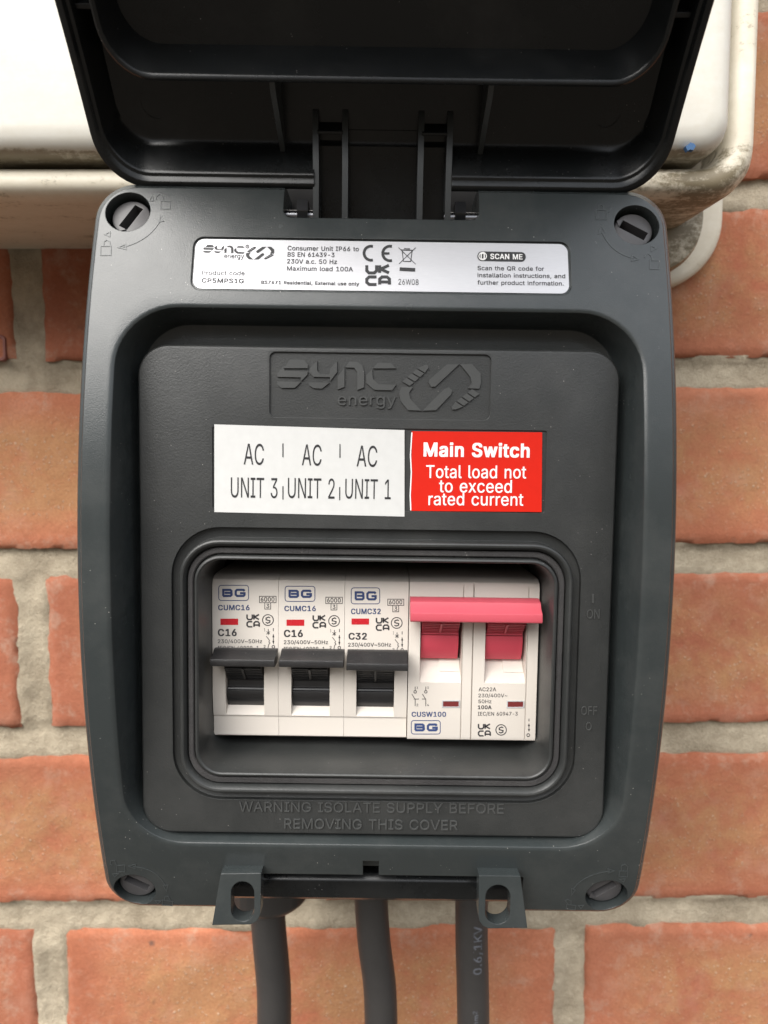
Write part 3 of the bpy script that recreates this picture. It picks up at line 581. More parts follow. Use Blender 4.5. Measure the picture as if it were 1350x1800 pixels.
bm = prism([(cx_ - 1.6, cz_ + .1), (cx_ - .9, cz_ + .5), (cx_ - .2, cz_ + 1.2), (cx_ + .9, cz_ + .9), (cx_ + 1.5, cz_ + .2), (cx_ + .8, cz_ - 1.0), (cx_ - .2, cz_ - .8), (cx_ - .9, cz_ - 1.2)], 68.0, 69.52, pf=PB)
obj('paint_chip', bm, M['bluepaint'], dr, MBO)
# rear lug at the lower right corner of the box
fx, fz = at(1268, 425, 4)
bm = loft([[PB(u, v, D) for u, v in rrect(hw, hh, r, 98, 105, 12, 10)] for hw, hh, r, D in ((fx - 98, 36, 27, -1), (fx - 98, 36, 27, 4), (fx - 99, 35, 26, 6), (fx - 101, 33, 25, 6.6), (4, 4, 2, 6.6))], cap0=True, cap1=True)
grime(bm, lambda c: .35)
obj('rear_flange', bm, M['cream'], mb, MBO, 50)

bm = loft([[PB(u, v, D) for u, v in rrect(hw, hh, r, 95, 96, 12, 10)] for hw, hh, r, D in ((22, 27, 20, -1), (22, 27, 20, 22), (21, 26, 19, 25), (18, 23, 17, 26), (4, 4, 2, 26))], cap0=True, cap1=True)
grime(bm, lambda c: .95)
obj('corner_boss', bm, M['cream'], mb, MBO, 50)

# ================================================================== ENCLOSURE
c_, s_ = math.cos(ROLL), math.sin(ROLL)
ux, uz = -U0 * c_ - V0 * s_, U0 * s_ - V0 * c_
UO = Vector((ux * .001, 0, CAM_Z + uz * .001))
def unit_world(u, v, D): return UO + Matrix.Rotation(ROLL, 3, 'Y') @ P(u, v, D)
enc = empty('consumer_unit', UO, (0, ROLL, 0), 'open anthracite plastic enclosure with raised lid, holding the row of breakers', 'electrical enclosure')
# --- base box on the wall
bm = loft([ring(62, 86, -6, 6, 0), ring(63, 88, -6, 6, 20), ring(66, 95, -.5, 7, 78), ring(66, 95, -.5, 7, 83.6), ring(58, 70, -4.5, 6, 83.6), ring(58, 70, -4.5, 6, 10), ring(50, 60, -4.5, 6, 8), ring(1, 50, -4.5, .5, 8)], cap0=True, cap1=True)
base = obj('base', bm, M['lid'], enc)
obj('hinge_well', box(-28, 28, 84, 106.5, 80, 82.8), M['gland'], base)
# lip of the base seen in the gap between the two lugs
bm = xprism([(-90.2, 84), (-90.2, 92.2), (-91.4, 93.6), (-92.2, 93.9), (-97.0, 93.4), (-98.4, 92), (-98.4, 84)], -40, 40)
obj('base_lip', bm, M['lid'], enc)
# --- front frame (arched)
FW, FT, FB = 74.3, 99.3, -99.3
fr = [(0, -15, 10, 1), (0, -2.6, 10, 1), (.25, -1.6, 10, 1), (.7, -.95, 9.8, 1), (1.5, -.6, 9.4, 1), (1.7, -.25, 9.2, 1), (1.95, 0, 9, 1)]
rings = [ring(FW - i, (FT - FB) / 2 - i, (FT + FB) / 2, r, D, a) for i, D, r, a in fr]
OC, OH, OW = (64.8 - 75.4) / 2, (64.8 + 75.4) / 2, 65.3
for q in range(1, 9):            # finely divided face so that the arch stays smooth
    f_ = q / 9; o_ = (FW - 1.95, (FT - FB) / 2 - 1.95, (FT + FB) / 2, 9); i_ = (OW + 1.3, OH + 1.3, OC, 16.3)
    rings.append(ring(*[o_[k] + (i_[k] - o_[k]) * f_ for k in range(4)], 0, 1))
for ins, D, r in ((-1.3, 0, 16.3), (-.7, -.1, 15.8), (-.25, -.4, 15.4), (0, -1.1, 15)):
    rings.append(ring(OW - ins, OH - ins, OC, r, D, 1))
for ins, D, r in ((.9, 100, 14.4), (1.5, 96.2, 13.8), (2.0, 95.2, 13.2), (3.1, 94.8, 12.2), (5.5, 94.8, 9)):
    rings.append(ring(OW - ins, OH - ins, OC, r, D, 0))
rings.append(ring(OW - 8, OH - 8, OC, 8, 94.6, 0)); rings.append(ring(OW - 8, OH - 8, OC, 8, 84.5, 0)); rings.append(ring(FW - 6, 91.0, -4, 10, 84.5, 0))
# make the skirt end no deeper than the base plane
fm = to_mesh(loft(rings, closed=True), 'front_frame')
cuts = []
hu0, hu1 = L(500, 370, 97)[0], L(841, 370, 97)[0]; hv = L(670, 391, 97)[1]
cuts.append(loft([[P(u, v, D) for u, v in rrect((hu1 - hu0) / 2, 20, 2.2, (hu0 + hu1) / 2, hv + 20)] for D in (70, 125)], cap0=True, cap1=True))
tl0 = LA(390, 1560)[0]; tr1 = LA(918, 1560)[0]; cb = LA(650, 1538)[1]
cuts.append(loft([[P(u, v, D) for u, v in rrect((tr1 - tl0) / 2, 30, .6, (tl0 + tr1) / 2, cb - 30)] for D in (70, 125)], cap0=True, cap1=True))
n0, n1 = LA(638, 1530), LA(666, 1514)
cuts.append(box(n0[0], n1[0], cb - 4, n1[1], 96.5, 125))
SCR = [(225, 372, 60), (1119, 395, -31), (237, 1565, -33), (1066, 1575, 40)]
scr = []
for px, py, ang in SCR:
    u, v = LA(px, py); D = arch(v); sl = math.atan(-2 * v / 570.0)      # dD/dv
    ax = Vector((0, -math.cos(sl), -math.sin(sl)))                      # outward normal (D, v)
    ax = Vector((0, -1, 0)) * math.cos(sl) + Vector((0, 0, 1)) * (-math.sin(sl))
    c0 = P(u, v, D); scr.append((c0, ax, ang))
    e1 = Vector((1, 0, 0)); e2 = e1.cross(ax).normalized()
    if e2.z < 0: e2 = -e2
    bmc = bmesh.new(); lo, hi = [], []
    for k in range(40):
        q = (e1 * math.cos(k * math.pi / 20) + e2 * math.sin(k * math.pi / 20)) * .0058
        lo.append(bmc.verts.new(c0 + q - ax * .0085)); hi.append(bmc.verts.new(c0 + q + ax * .008))
    bmc.faces.new(lo); bmc.faces.new(hi[::-1])
    for k in range(40): bmc.faces.new((lo[k], lo[(k + 1) % 40], hi[(k + 1) % 40], hi[k]))
    cuts.append(bmc)
# shallow bed for the rating label
pl0, pl1, pl2, pl3 = LA(345, 413), LA(998, 435), LA(343, 505), LA(998, 517)
plu, plw = (pl0[0] + pl1[0]) / 2, (pl1[0] - pl0[0]) / 2
plv, plh = (pl0[1] + pl1[1] + pl2[1] + pl3[1]) / 4, (pl0[1] + pl1[1] - pl2[1] - pl3[1]) / 4
cuts.append(loft([ring(plw + .5, plh + .5, plv, 2.6, D, 1, plu) for D in (-.5, 4)], cap0=True, cap1=True))
fm = cut(fm, cuts)
frame = link(fm, 'front_frame', M['frame'], enc)
# --- screws
for c0, ax, ang in scr:
    e1 = Vector((1, 0, 0)); e2 = e1.cross(ax).normalized()
    if e2.z < 0: e2 = -e2
    def disc(prof):
        b = bmesh.new(); rs = []
        for r, h in prof:
            rs.append([b.verts.new(c0 + (e1 * math.cos(k * math.pi / 20) + e2 * math.sin(k * math.pi / 20)) * r * .001 + ax * h * .001) for k in range(40)])
        for i in range(len(rs) - 1):
            for k in range(40): b.faces.new((rs[i][k], rs[i][(k + 1) % 40], rs[i + 1][(k + 1) % 40], rs[i + 1][k]))
        b.faces.new(rs[0]); b.faces.new(rs[-1][::-1]); return b
    me = to_mesh(disc([(5.0, -8.2), (5.0, -2.8), (4.85, -2.4), (4.5, -2.25)]), 'screw')
    dx = e1 * math.cos(R(ang)) + e2 * math.sin(R(ang)); dy = -e1 * math.sin(R(ang)) + e2 * math.cos(R(ang))
    def pr(poly, h0, h1):
        b = bmesh.new(); lo = [b.verts.new(c0 + (dx * x + dy * y + ax * h0) * .001) for x, y in poly]; hi = [b.verts.new(c0 + (dx * x + dy * y + ax * h1) * .001) for x, y in poly]
        b.faces.new(lo); b.faces.new(hi[::-1])
        for i in range(len(poly)): j = (i + 1) % len(poly); b.faces.new((lo[i], lo[j], hi[j], hi[i]))
        return b
    me = cut(me, [pr([(-3.6, -1.25), (3.6, -1.25), (3.6, 1.25), (-3.6, 1.25)], -6, 3)])
    sc = link(me, 'lock_screw', M['screw'], enc)
    obj('pointer', pr([(-5.0, 0), (-3.75, -1.2), (-3.75, 1.2)], -2.6, -1.95), M['screw'], sc)

# --- lock symbols and arrows moulded into the frame around each screw
def A(o, s): return lambda x, y: LA(o[0] + x / s, o[1] + y / s)
def relief(parts, name, parent):
    bm = bmesh.new()
    for pts, closed in parts: ribbon(pts, .24, -.1, .10, bm, closed, 1)
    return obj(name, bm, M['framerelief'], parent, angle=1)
def curve3(f, p0, p1, p2, n=12):
    return [f((1 - t) ** 2 * p0[0] + 2 * t * (1 - t) * p1[0] + t * t * p2[0], (1 - t) ** 2 * p0[1] + 2 * t * (1 - t) * p1[1] + t * t * p2[1]) for t in [i / (n - 1) for i in range(n)]]
def pol(f, pts): return [f(*p) for p in pts]
f = A((0, 230), 4.393)
relief([(curve3(f, (950, 897), (1150, 850), (1240, 690)), 0), (pol(f, [(912, 900), (970, 875), (975, 915)]), 1), (pol(f, [(1245, 655), (1225, 705), (1265, 695)]), 1),
        (pol(f, [(778, 890), (858, 890), (856, 960), (776, 960)]), 1), (pol(f, [(800, 890), (803, 855), (825, 842), (848, 855), (852, 890)]), 0), (pol(f, [(808, 800), (850, 780), (848, 816)]), 1),
        (pol(f, [(1243, 540), (1316, 545), (1314, 602), (1240, 600)]), 1), (pol(f, [(1262, 540), (1262, 505), (1235, 488), (1205, 510), (1205, 530)]), 0), (pol(f, [(1150, 540), (1175, 500), (1185, 540)]), 1)], 'lock_symbols', frame)
f = A((650, 320), 2.25)
relief([(curve3(f, (918, 195), (950, 280), (1045, 302)), 0), (pol(f, [(915, 172), (905, 205), (930, 198)]), 1), (pol(f, [(1062, 306), (1038, 290), (1035, 312)]), 1),
        (pol(f, [(897, 110), (937, 112), (936, 148), (896, 148)]), 1), (pol(f, [(905, 110), (905, 95), (914, 90), (924, 96), (925, 112)]), 0), (pol(f, [(945, 120), (955, 102)]), 0),
        (pol(f, [(1108, 310), (1146, 310), (1146, 345), (1108, 343)]), 1), (pol(f, [(1118, 310), (1112, 290), (1098, 282), (1088, 295), (1090, 300)]), 0), (pol(f, [(1114, 252), (1133, 262), (1114, 272)]), 1)], 'lock_symbols', frame)
f = A((150, 1380), 2.7)
relief([(curve3(f, (225, 387), (345, 395), (380, 480)), 0), (pol(f, [(207, 385), (238, 375), (236, 397)]), 1), (pol(f, [(385, 503), (370, 475), (392, 475)]), 1),
        (pol(f, [(150, 382), (187, 380), (188, 412), (150, 412)]), 1), (pol(f, [(150, 385), (140, 358), (122, 358), (118, 375), (128, 380)]), 0), (pol(f, [(130, 422), (158, 420), (140, 436)]), 1),
        (pol(f, [(368, 545), (415, 552), (412, 572), (365, 568)]), 1), (pol(f, [(375, 545), (378, 530), (395, 528), (404, 548)]), 0), (pol(f, [(332, 548), (358, 550), (345, 563)]), 1)], 'lock_symbols', frame)
f = A((650, 1380), 2.7)
relief([(curve3(f, (1140, 408), (1010, 425), (965, 495)), 0), (pol(f, [(1160, 407), (1130, 397), (1132, 418)]), 1), (pol(f, [(958, 522), (957, 490), (975, 497)]), 1),
        (pol(f, [(1185, 408), (1225, 408), (1222, 435), (1182, 435)]), 1), (pol(f, [(1192, 408), (1195, 382), (1212, 376), (1225, 388), (1222, 408)]), 0), (pol(f, [(1185, 447), (1212, 445), (1205, 460)]), 1),
        (pol(f, [(935, 565), (978, 572), (975, 592), (932, 588)]), 1), (pol(f, [(940, 565), (928, 548), (940, 542), (955, 550), (955, 566)]), 0), (pol(f, [(990, 572), (1015, 570), (1002, 586)]), 1)], 'lock_symbols', frame)

# --- padlock lugs below the frame
def lug(pts, slot):
    pp = [L(x, y, 105.2) for x, y in pts]
    # rounded lower inner corner is given in pts
    me = to_mesh(prism(pp, 101.0, 105.2), 'padlock_lug')
    a_, b_ = L(slot[0], slot[1], 105.2), L(slot[2], slot[3], 105.2)
    hw, hh = (b_[0] - a_[0]) / 2, (a_[1] - b_[1]) / 2
    me = cut(me, [loft([[P(u, v, D) for u, v in rrect(hw, hh, hw, (a_[0] + b_[0]) / 2, (a_[1] + b_[1]) / 2, 10, 4)] for D in (95, 110)], cap0=True, cap1=True)])
    o = link(me, 'padlock_lug', M['frame'], enc); return o
lug([(388, 1536), (459, 1535), (458, 1605), (455, 1614), (449, 1621), (440, 1625), (373, 1626)], (406, 1549, 447, 1620))
lug([(842, 1539), (915, 1540), (927, 1631), (858, 1632), (849, 1627), (843, 1619), (841, 1609)], (854, 1555, 896, 1625))

# --- inner cover panel with breaker window
PT, PB_, PW = 56.6, -73.8, 62.4
pc, ph = (PT + PB_) / 2, (PT - PB_) / 2
WC, WH, WW = -27.3, 28.4, 46.3        # aperture
rings = [ring(PW, ph, pc, 8, 95.2), ring(PW, ph, pc, 8, 100.8), ring(PW - .2, ph - .2, pc, 7.8, 101.5), ring(PW - .6, ph - .6, pc, 7.5, 101.9), ring(PW - 1.2, ph - 1.2, pc, 7, 102)]
bO = [(WW + 7.6, WH + 8.4, 13, 102.0), (WW + 7.5, WH + 8.2, 12.9, 100.9), (WW + 6.9, WH + 7.4, 12.2, 100.6), (WW + 5.1, WH + 5.6, 10.6, 100.4), (WW + 5.0, WH + 5.5, 10.5, 104.0), (WW + 4.7, WH + 5.2, 10.2, 104.6),
      (WW + 4.3, WH + 4.8, 9.9, 104.8), (WW + 3.9, WH + 4.3, 9.5, 104.7), (WW + 3.5, WH + 3.8, 9.1, 104.2), (WW + 3.3, WH + 3.5, 8.9, 103.2), (WW + 3.25, WH + 3.4, 8.8, 101.5), (WW + 1.3, WH + 1.4, 7.2, 101.5),
      (WW + 1.25, WH + 1.3, 7.1, 103.2), (WW + 1.0, WH + 1.0, 6.8, 103.9), (WW + .5, WH + .5, 6.4, 104.1), (WW + .15, WH + .15, 6.1, 103.8), (WW, WH, 6, 103.2), (WW - .2, WH - .3, 5.8, 98), (WW - .25, WH - .9, 5.5, 86), (WW - .3, WH - 1.2, 5.3, 76)]
for hw, hh, r, D in bO: rings.append(ring(hw, hh, WC, r, D))
rings.append(ring(WW + 6, WH + 6, WC, 8, 76)); rings.append(ring(WW + 6, WH + 6, WC, 8, 95.2))
pm = to_mesh(loft(rings, closed=True), 'cover_panel')
lg0, lg1 = L(474, 618, 102), L(861, 739, 102)
lb0, lb1 = L(373, 749, 102), L(957, 902, 102)
pcut = [prism(rrect((lg1[0] - lg0[0]) / 2, (lg0[1] - lg1[1]) / 2, 1.6, (lg0[0] + lg1[0]) / 2, (lg0[1] + lg1[1]) / 2, 6, 1), 101.45, 106),
        prism(rrect((lb1[0] - lb0[0]) / 2, (lb0[1] - lb1[1]) / 2, .5, (lb0[0] + lb1[0]) / 2, (lb0[1] + lb1[1]) / 2, 3, 1), 101.6, 106),
        box(-2.2, 2.2, -75, -72.3, 90, 101)]
pm = cut(pm, pcut)
panel = link(pm, 'cover_panel', M['panel'], enc)
# gasket
gr = [(WW + 3.05, WH + 3.2, 8.6, 101.4), (WW + 3.05, WH + 3.2, 8.6, 103.0), (WW + 2.8, WH + 2.95, 8.4, 103.35), (WW + 1.8, WH + 1.9, 7.6, 103.4), (WW + 1.5, WH + 1.6, 7.4, 103.1), (WW + 1.5, WH + 1.6, 7.4, 101.4)]
obj('gasket', loft([ring(hw, hh, WC, r, D) for hw, hh, r, D in gr], closed=True), M['gasket'], panel)

# --- the maker's lettering (raised) on the panel
G = [[(66, 127), (100, 76), (185, 78), (207, 105), (207, 127)], [(27, 160), (60, 120), (70, 142), (207, 146), (205, 165), (168, 202), (165, 181), (27, 178)], [(25, 205), (166, 209), (130, 243), (50, 243), (28, 225)],
     [(218, 130), (262, 82), (262, 140), (280, 163), (335, 163), (340, 130), (380, 85), (380, 150), (340, 203), (338, 180), (240, 178), (220, 155)], [(212, 210), (335, 213), (290, 248), (240, 245), (215, 228)],
     [(384, 175), (424, 125), (424, 237), (384, 253)], [(427, 122), (455, 88), (500, 90), (528, 110), (540, 145), (540, 240), (500, 256), (500, 150), (482, 124)],
     [(592, 128), (620, 95), (700, 97), (730, 128)], [(552, 170), (588, 134), (592, 190), (625, 222), (730, 225), (705, 258), (600, 255), (555, 215)],
     [(762, 238), (830, 238), (806, 270), (815, 310), (878, 378), (800, 375), (757, 322), (748, 272)], [(886, 378), (1015, 250), (1042, 240), (1062, 258), (1055, 282), (965, 376)],
     [(922, 210), (930, 192), (1030, 105), (1103, 103), (962, 235), (938, 238)], [(1108, 103), (1180, 103), (1230, 160), (1232, 215), (1222, 248), (1155, 246), (1178, 215), (1170, 180)]]
def stripes(c0, c1, wd):
    out = []; a_, b_ = Vector(c0), Vector(c1); d = (b_ - a_); n = Vector((-d.y, d.x)).normalized() * wd / 2
    for k in range(4):
        t0, t1 = k / 4 + .015, (k + 1) / 4 - .03
        sk = d * .05
        p = [a_ + d * t0 + n - sk, a_ + d * t1 + n - sk, a_ + d * t1 - n + sk, a_ + d * t0 - n + sk]
        if k == 0: p = [a_ + n * .6 - d * .06, a_ + d * t1 + n - sk, a_ + d * t1 - n + sk, a_ - n * .5 + d * .0, a_ - d * .1]
        out.append([tuple(q) for q in p])
    return out
G += stripes((905, 118), (785, 222), -48) + stripes((1075, 362), (1205, 262), -48)
def signed(p): return sum(p[i][0] * p[(i + 1) % len(p)][1] - p[(i + 1) % len(p)][0] * p[i][1] for i in range(len(p)))
bm = bmesh.new()
for p in G:
    prism([L(480 + x / 3.375, 610 + y / 3.375, 101.5) for x, y in p], 101.4, 101.95, bm)
a0 = L(480 + 384 / 3.375, 610 + 345 / 3.375, 101.5); a1 = L(480 + 728 / 3.375, 610 + 347 / 3.375, 101.5)
text(bm, 'energy', a0, a1, 3.0, 101.4, .012, 0, .5)
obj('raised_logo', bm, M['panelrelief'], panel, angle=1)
bm = bmesh.new()
def tx(bm, s, x0, x1, yb, yt, D, yb1=None, **k):
    p0 = L(x0, yb, D); p1 = L(x1, yb if yb1 is None else yb1, D); q = L(x0, yt, D)
    return text(bm, s, p0, p1, (Vector(q) - Vector(p0)).length, D, **k)
tx(bm, 'WARNING ISOLATE SUPPLY BEFORE', 421, 885, 1425, 1408, 101.85, 1429, ex=.5)
tx(bm, 'REMOVING THIS COVER', 500, 804, 1455, 1438, 101.85, 1458, ex=.5)
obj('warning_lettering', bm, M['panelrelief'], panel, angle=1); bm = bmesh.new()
for s, x0, x1, yb, yt in (('ON', 1031, 1053, 1087, 1071),): tx(bm, s, x0, x1, yb, yt, 101.85, ex=.45)
ribbon([L(1042, 1044, 102), L(1042, 1060, 102)], .45, 101.85, 102.3, bm)
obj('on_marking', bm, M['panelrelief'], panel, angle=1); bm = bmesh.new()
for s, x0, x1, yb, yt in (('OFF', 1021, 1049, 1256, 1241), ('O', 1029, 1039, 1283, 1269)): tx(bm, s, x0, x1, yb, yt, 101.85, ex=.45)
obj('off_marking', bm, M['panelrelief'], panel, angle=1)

# --- stickers on the panel
def sticker(name, corners, D, mat, th=.14):
    return obj(name, prism([L(x, y, D) for x, y in corners], D - .5, D + th), mat, panel)
st1 = sticker('sticker', [(377, 746), (711, 756), (711, 908), (377, 900)], 102.0, M['paper']); tag(st1, 'white sticker reading AC UNIT 3, AC UNIT 2, AC UNIT 1')
bm = bmesh.new()
o, s = (320, 580), 1.985
def X(x): return o[0] + x / s
def Y(y): return o[1] + y / s
for t_, x0, x1, yb, yt, y1 in (('AC', 215, 285, 469, 396, 471), ('AC', 418, 486, 472, 399, 474), ('AC', 609, 680, 476, 403, 478), ('UNIT 3', 170, 333, 584, 514, 587), ('UNIT 2', 369, 532, 586, 516, 589), ('UNIT 1', 569, 728, 588, 519, 591)):
    tx(bm, t_, X(x0), X(x1), Y(yb), Y(yt), 102.2, Y(y1))
for x, y0, y1 in ((352, 396, 444), (551, 398, 446), (352, 545, 592), (550, 548, 594)):
    ribbon([L(X(x), Y(y0), 102.2), L(X(x), Y(y1), 102.2)], .28, 102.1, 102.2, bm)
obj('print', bm, M['ink'], st1)
st2 = sticker('sticker', [(724, 758), (953, 760), (952, 900), (722, 898)], 102.0, M['redpaper'], .06); tag(st2, 'red sticker reading Main Switch, Total load not to exceed rated current')
bm = bmesh.new()
for t_, x0, x1, yb, yt, y1, bo in (('Main Switch', 845, 1210, 440, 394, 444, .03), ('Total load not', 852, 1200, 516, 472, 518, .008), ('to exceed', 897, 1150, 566, 522, 568, .008), ('rated current', 860, 1190, 611, 568, 613, .008)):
    tx(bm, t_, X(x0), X(x1), Y(yb), Y(yt), 102.12, Y(y1), bold=bo)
obj('print', bm, M['whiteink'], st2)
bm = ribbon([L(724, 760, 102.1), L(721.5, 800, 102.1), L(723, 830, 102.1), L(721, 870, 102.1), L(722, 897, 102.1)], .3, 101.9, 102.1)
obj('torn_edge', bm, M['whiteink'], st2)

# --- silver rating label in its bed on the frame
bm = loft([ring(plw, plh, plv, 2.2, -.49, 1, plu), ring(plw, plh, plv, 2.2, -.3, 1, plu), ring(plw - plh + .3, .3, plv, .2, -.3, 1, plu)], cap1=True)
# skew to the label's own tilt
rl = obj('rating_label', bm, M['silver'], enc); tag(rl, 'silver rating label with product code and approval marks')
bm = bmesh.new(); bd = bmesh.new()
o, s = (340, 405), 3.97
LD = -.22
def ta(bm, t_, x0, x1, yb, yt, y1=None, bold=0.0, oo=None, ss=None):
    oo = oo or o; ss = ss or s
    p0 = LA(oo[0] + x0 / ss, oo[1] + yb / ss); p1 = LA(oo[0] + x1 / ss, oo[1] + (yb if y1 is None else y1) / ss); q = LA(oo[0] + x0 / ss, oo[1] + yt / ss)
    text(bm, t_, p0, p1, (Vector(q) - Vector(p0)).length, LD, bold, 1)
def ra(bm, pts, wd, closed=False, oo=None, ss=None):
    oo = oo or o; ss = ss or s
    ribbon([LA(oo[0] + x / ss, oo[1] + y / ss) for x, y in pts], wd, LD - .05, LD, bm, closed, 1)
for p in G:
    q = [LA(o[0] + (65 + (x - 25) * 500 / 1211) / s, o[1] + (97 + (y - 75) * 100 / 305 + (x - 25) * 6 / 1211) / s) for x, y in p]
    prism(q, LD - .05, LD, bd, 1)
ta(bm, 'energy', 212, 350, 190, 158, 194, .008)
ra(bm, [(375 + 11 * math.cos(k * .6283), 110 + 11 * math.sin(k * .6283)) for k in range(10)], .16, True); ta(bm, 'R', 371, 380, 115, 104)
ta(bm, 'Product code', 58, 355, 307, 278, 311, .010); ta(bm, 'CP5MPS1G', 56, 348, 361, 331, 366, .022)
ta(bm, 'Consumer Unit IP66 to', 656, 1153, 136, 106, 143, .012); ta(bm, 'BS EN 61439-3', 656, 983, 180, 150, 184, .012); ta(bm, '230V a.c. 50 Hz', 653, 1000, 228, 198, 232, .012); ta(bm, 'Maximum load 100A', 652, 1112, 278, 248, 284, .012)
ta(bm, 'BS7671 Residential, External use only', 472, 1155, 371, 348, 383, .022)
o2, s2 = (650, 320), 2.25         # right half measured on another crop
k2 = dict(oo=o2, ss=s2)
def arc(cx, cy, r, a0, a1, n=14, ry=None): return [(cx + r * math.cos(R(a0 + (a1 - a0) * i / (n - 1))), cy - (ry or r) * math.sin(R(a0 + (a1 - a0) * i / (n - 1)))) for i in range(n)]
# conformity marks: drawn as strokes
ra(bd, arc(5, 280, 28, 75, 285), .72, **k2); ra(bd, arc(80, 281, 29, 75, 285), .72, **k2); ra(bd, [(52, 281), (78, 281)], .62, **k2)
def ukca(bm, put, x, y, w_, h, gap, wd):
    """U K over C A drawn with strokes inside a box (x, y top-left, w wide, h per row)"""
    m = w_ * .44
    put(bm, [(x, y), (x, y + h * .72), (x + m * .22, y + h), (x + m * .78, y + h), (x + m, y + h * .72), (x + m, y)], wd)
    xx = x + w_ * .58
    put(bm, [(xx, y), (xx, y + h)], wd); put(bm, [(xx + m * .95, y), (xx + m * .1, y + h * .5), (xx + m * .95, y + h)], wd)
    y2 = y + h + gap
    put(bm, [(x + m, y2), (x + m * .25, y2), (x, y2 + h * .28), (x, y2 + h * .72), (x + m * .25, y2 + h), (x + m, y2 + h)], wd)
    put(bm, [(xx, y2 + h), (xx, y2 + h * .28), (xx + m * .25, y2), (xx + m * .75, y2), (xx + m, y2 + h * .28), (xx + m, y2 + h)], wd); put(bm, [(xx, y2 + h * .66), (xx + m, y2 + h * .66)], wd)
ukca(bd, lambda b, p, w_: ra(b, p, w_, **k2), -12, 328, 88, 30, 16, .78)
# crossed-out bin
ra(bm, [(128, 268), (133, 312), (162, 313), (168, 270)], .2, **k2); ra(bm, [(124, 267), (172, 269)], .26, **k2); ra(bm, [(136, 262), (160, 263)], .2, **k2); ra(bm, [(114, 258), (182, 324)], .16, **k2); ra(bm, [(182, 258), (116, 322)], .16, **k2)
ra(bd, [(118, 343), (180, 346)], .95, **k2); ta(bm, '26W08', 113, 193, 404, 382, 406, 0, **k2)
# pill
px0 = [(446, 272), (600, 273)] 
pill = [(444 + 18 * math.cos(R(a)), 292 - 19 * math.sin(R(a))) for a in range(90, 271, 15)] + [(600 + 18 * math.cos(R(a)), 295 - 19 * math.sin(R(a))) for a in range(-90, 91, 15)]
prism([LA(o2[0] + x / s2, o2[1] + y / s2) for x, y in pill], LD - .05, LD, bd, 1)
for t_, x1, yb, yt, y1 in (('Scan the QR code for', 690, 347, 331, 350), ('installation instructions, and', 774, 375, 359, 379), ('further product information.', 768, 404, 388, 408)): ta(bm, t_, 427, x1, yb, yt, y1, .010, **k2)
extend(bm, bd); obj('print', bm, M['ink'], rl)
bm = bmesh.new(); LD = -.17
ta(bm, 'SCAN ME', 478, 604, 303, 283, 305, .02, **k2)
ra(bm, arc(447, 292, 15, 0, 330, 14), .22, True, **k2); ra(bm, [(441, 281), (453, 281), (453, 304), (441, 304)], .3, True, **k2)
obj('pale_print', bm, M['whiteink'], rl)

# --- lid, raised
TH = R(54); SAG = 15.0; HV, HD = 97.6, 95.6
def PL(u, s_, t):
    t = t - SAG * (1 - ((s_ - 97.5) / 97.5) ** 2)
    return P(u, HV + s_ * math.cos(TH) - t * math.sin(TH), HD + s_ * math.sin(TH) + t * math.cos(TH))
def lring(hw, hh, cs, r, t): return [PL(u, s_, t) for u, s_ in rrect(hw, hh, r, 0, cs)]
HH = 97.5
rings = [lring(.4, HH - 60, HH, .3, -14), lring(66, HH - 8, HH, 10, -14), lring(70, HH - 3.2, HH, 11.5, -13), lring(72.6, HH - .6, HH, 12, -10.5), lring(73.2, HH, HH, 12, -8), lring(73.2, HH, HH, 12, -1), lring(72.9, HH - .3, HH, 11.8, -.3), lring(72.3, HH - .9, HH, 11.5, 0),
         lring(71.4, HH - 1.8, HH, 11, 0), lring(71.0, HH - 2.2, HH, 10.8, -.5), lring(70.7, HH - 2.5, HH, 10.6, -1.0), lring(70.0, HH - 3.2, HH, 10, -1.1), lring(69.7, HH - 3.6, HH, 9.8, -1.6), lring(68.9, HH - 5.2, HH, 9, -8.8), lring(68.2, HH - 6.2, HH, 8.6, -10.2), lring(66.8, HH - 7.6, HH, 7.8, -10.8), lring(40, HH - 34, HH, 5, -10.8), lring(.4, HH - 60, HH, .3, -10.8)]
lm = to_mesh(loft(rings, cap0=True, cap1=True), 'lid')
def lbox(u0, u1, s0, s1, t0, t1):
    b = bmesh.new(); vs = [b.verts.new(PL(u, s_, t)) for t in (t0, t1) for u, s_ in ((u0, s0), (u1, s0), (u1, s1), (u0, s1))]
    for fc in ((0, 1, 2, 3), (7, 6, 5, 4), (0, 1, 5, 4), (1, 2, 6, 5), (2, 3, 7, 6), (3, 0, 4, 7)): b.faces.new([vs[i] for i in fc])
    return b
lm = cut(lm, [lbox(-17.6, 18.2, -6, 6.5, -9.5, 6)])
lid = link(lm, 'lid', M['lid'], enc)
# raised inner lip of the lid
S0, S1 = 24.5, 172.0
lc, lh, lw = (S0 + S1) / 2, (S1 - S0) / 2, 64.6
rr = [(0, -11.2), (0, 1.8), (.25, 2.4), (.8, 2.7), (1.4, 2.4), (1.7, 1.8), (2.2, -11.2)]
obj('inner_lip', loft([lring(lw - i, lh - i, lc, 11 - i, t) for i, t in rr], closed=True), M['lid'], lid)
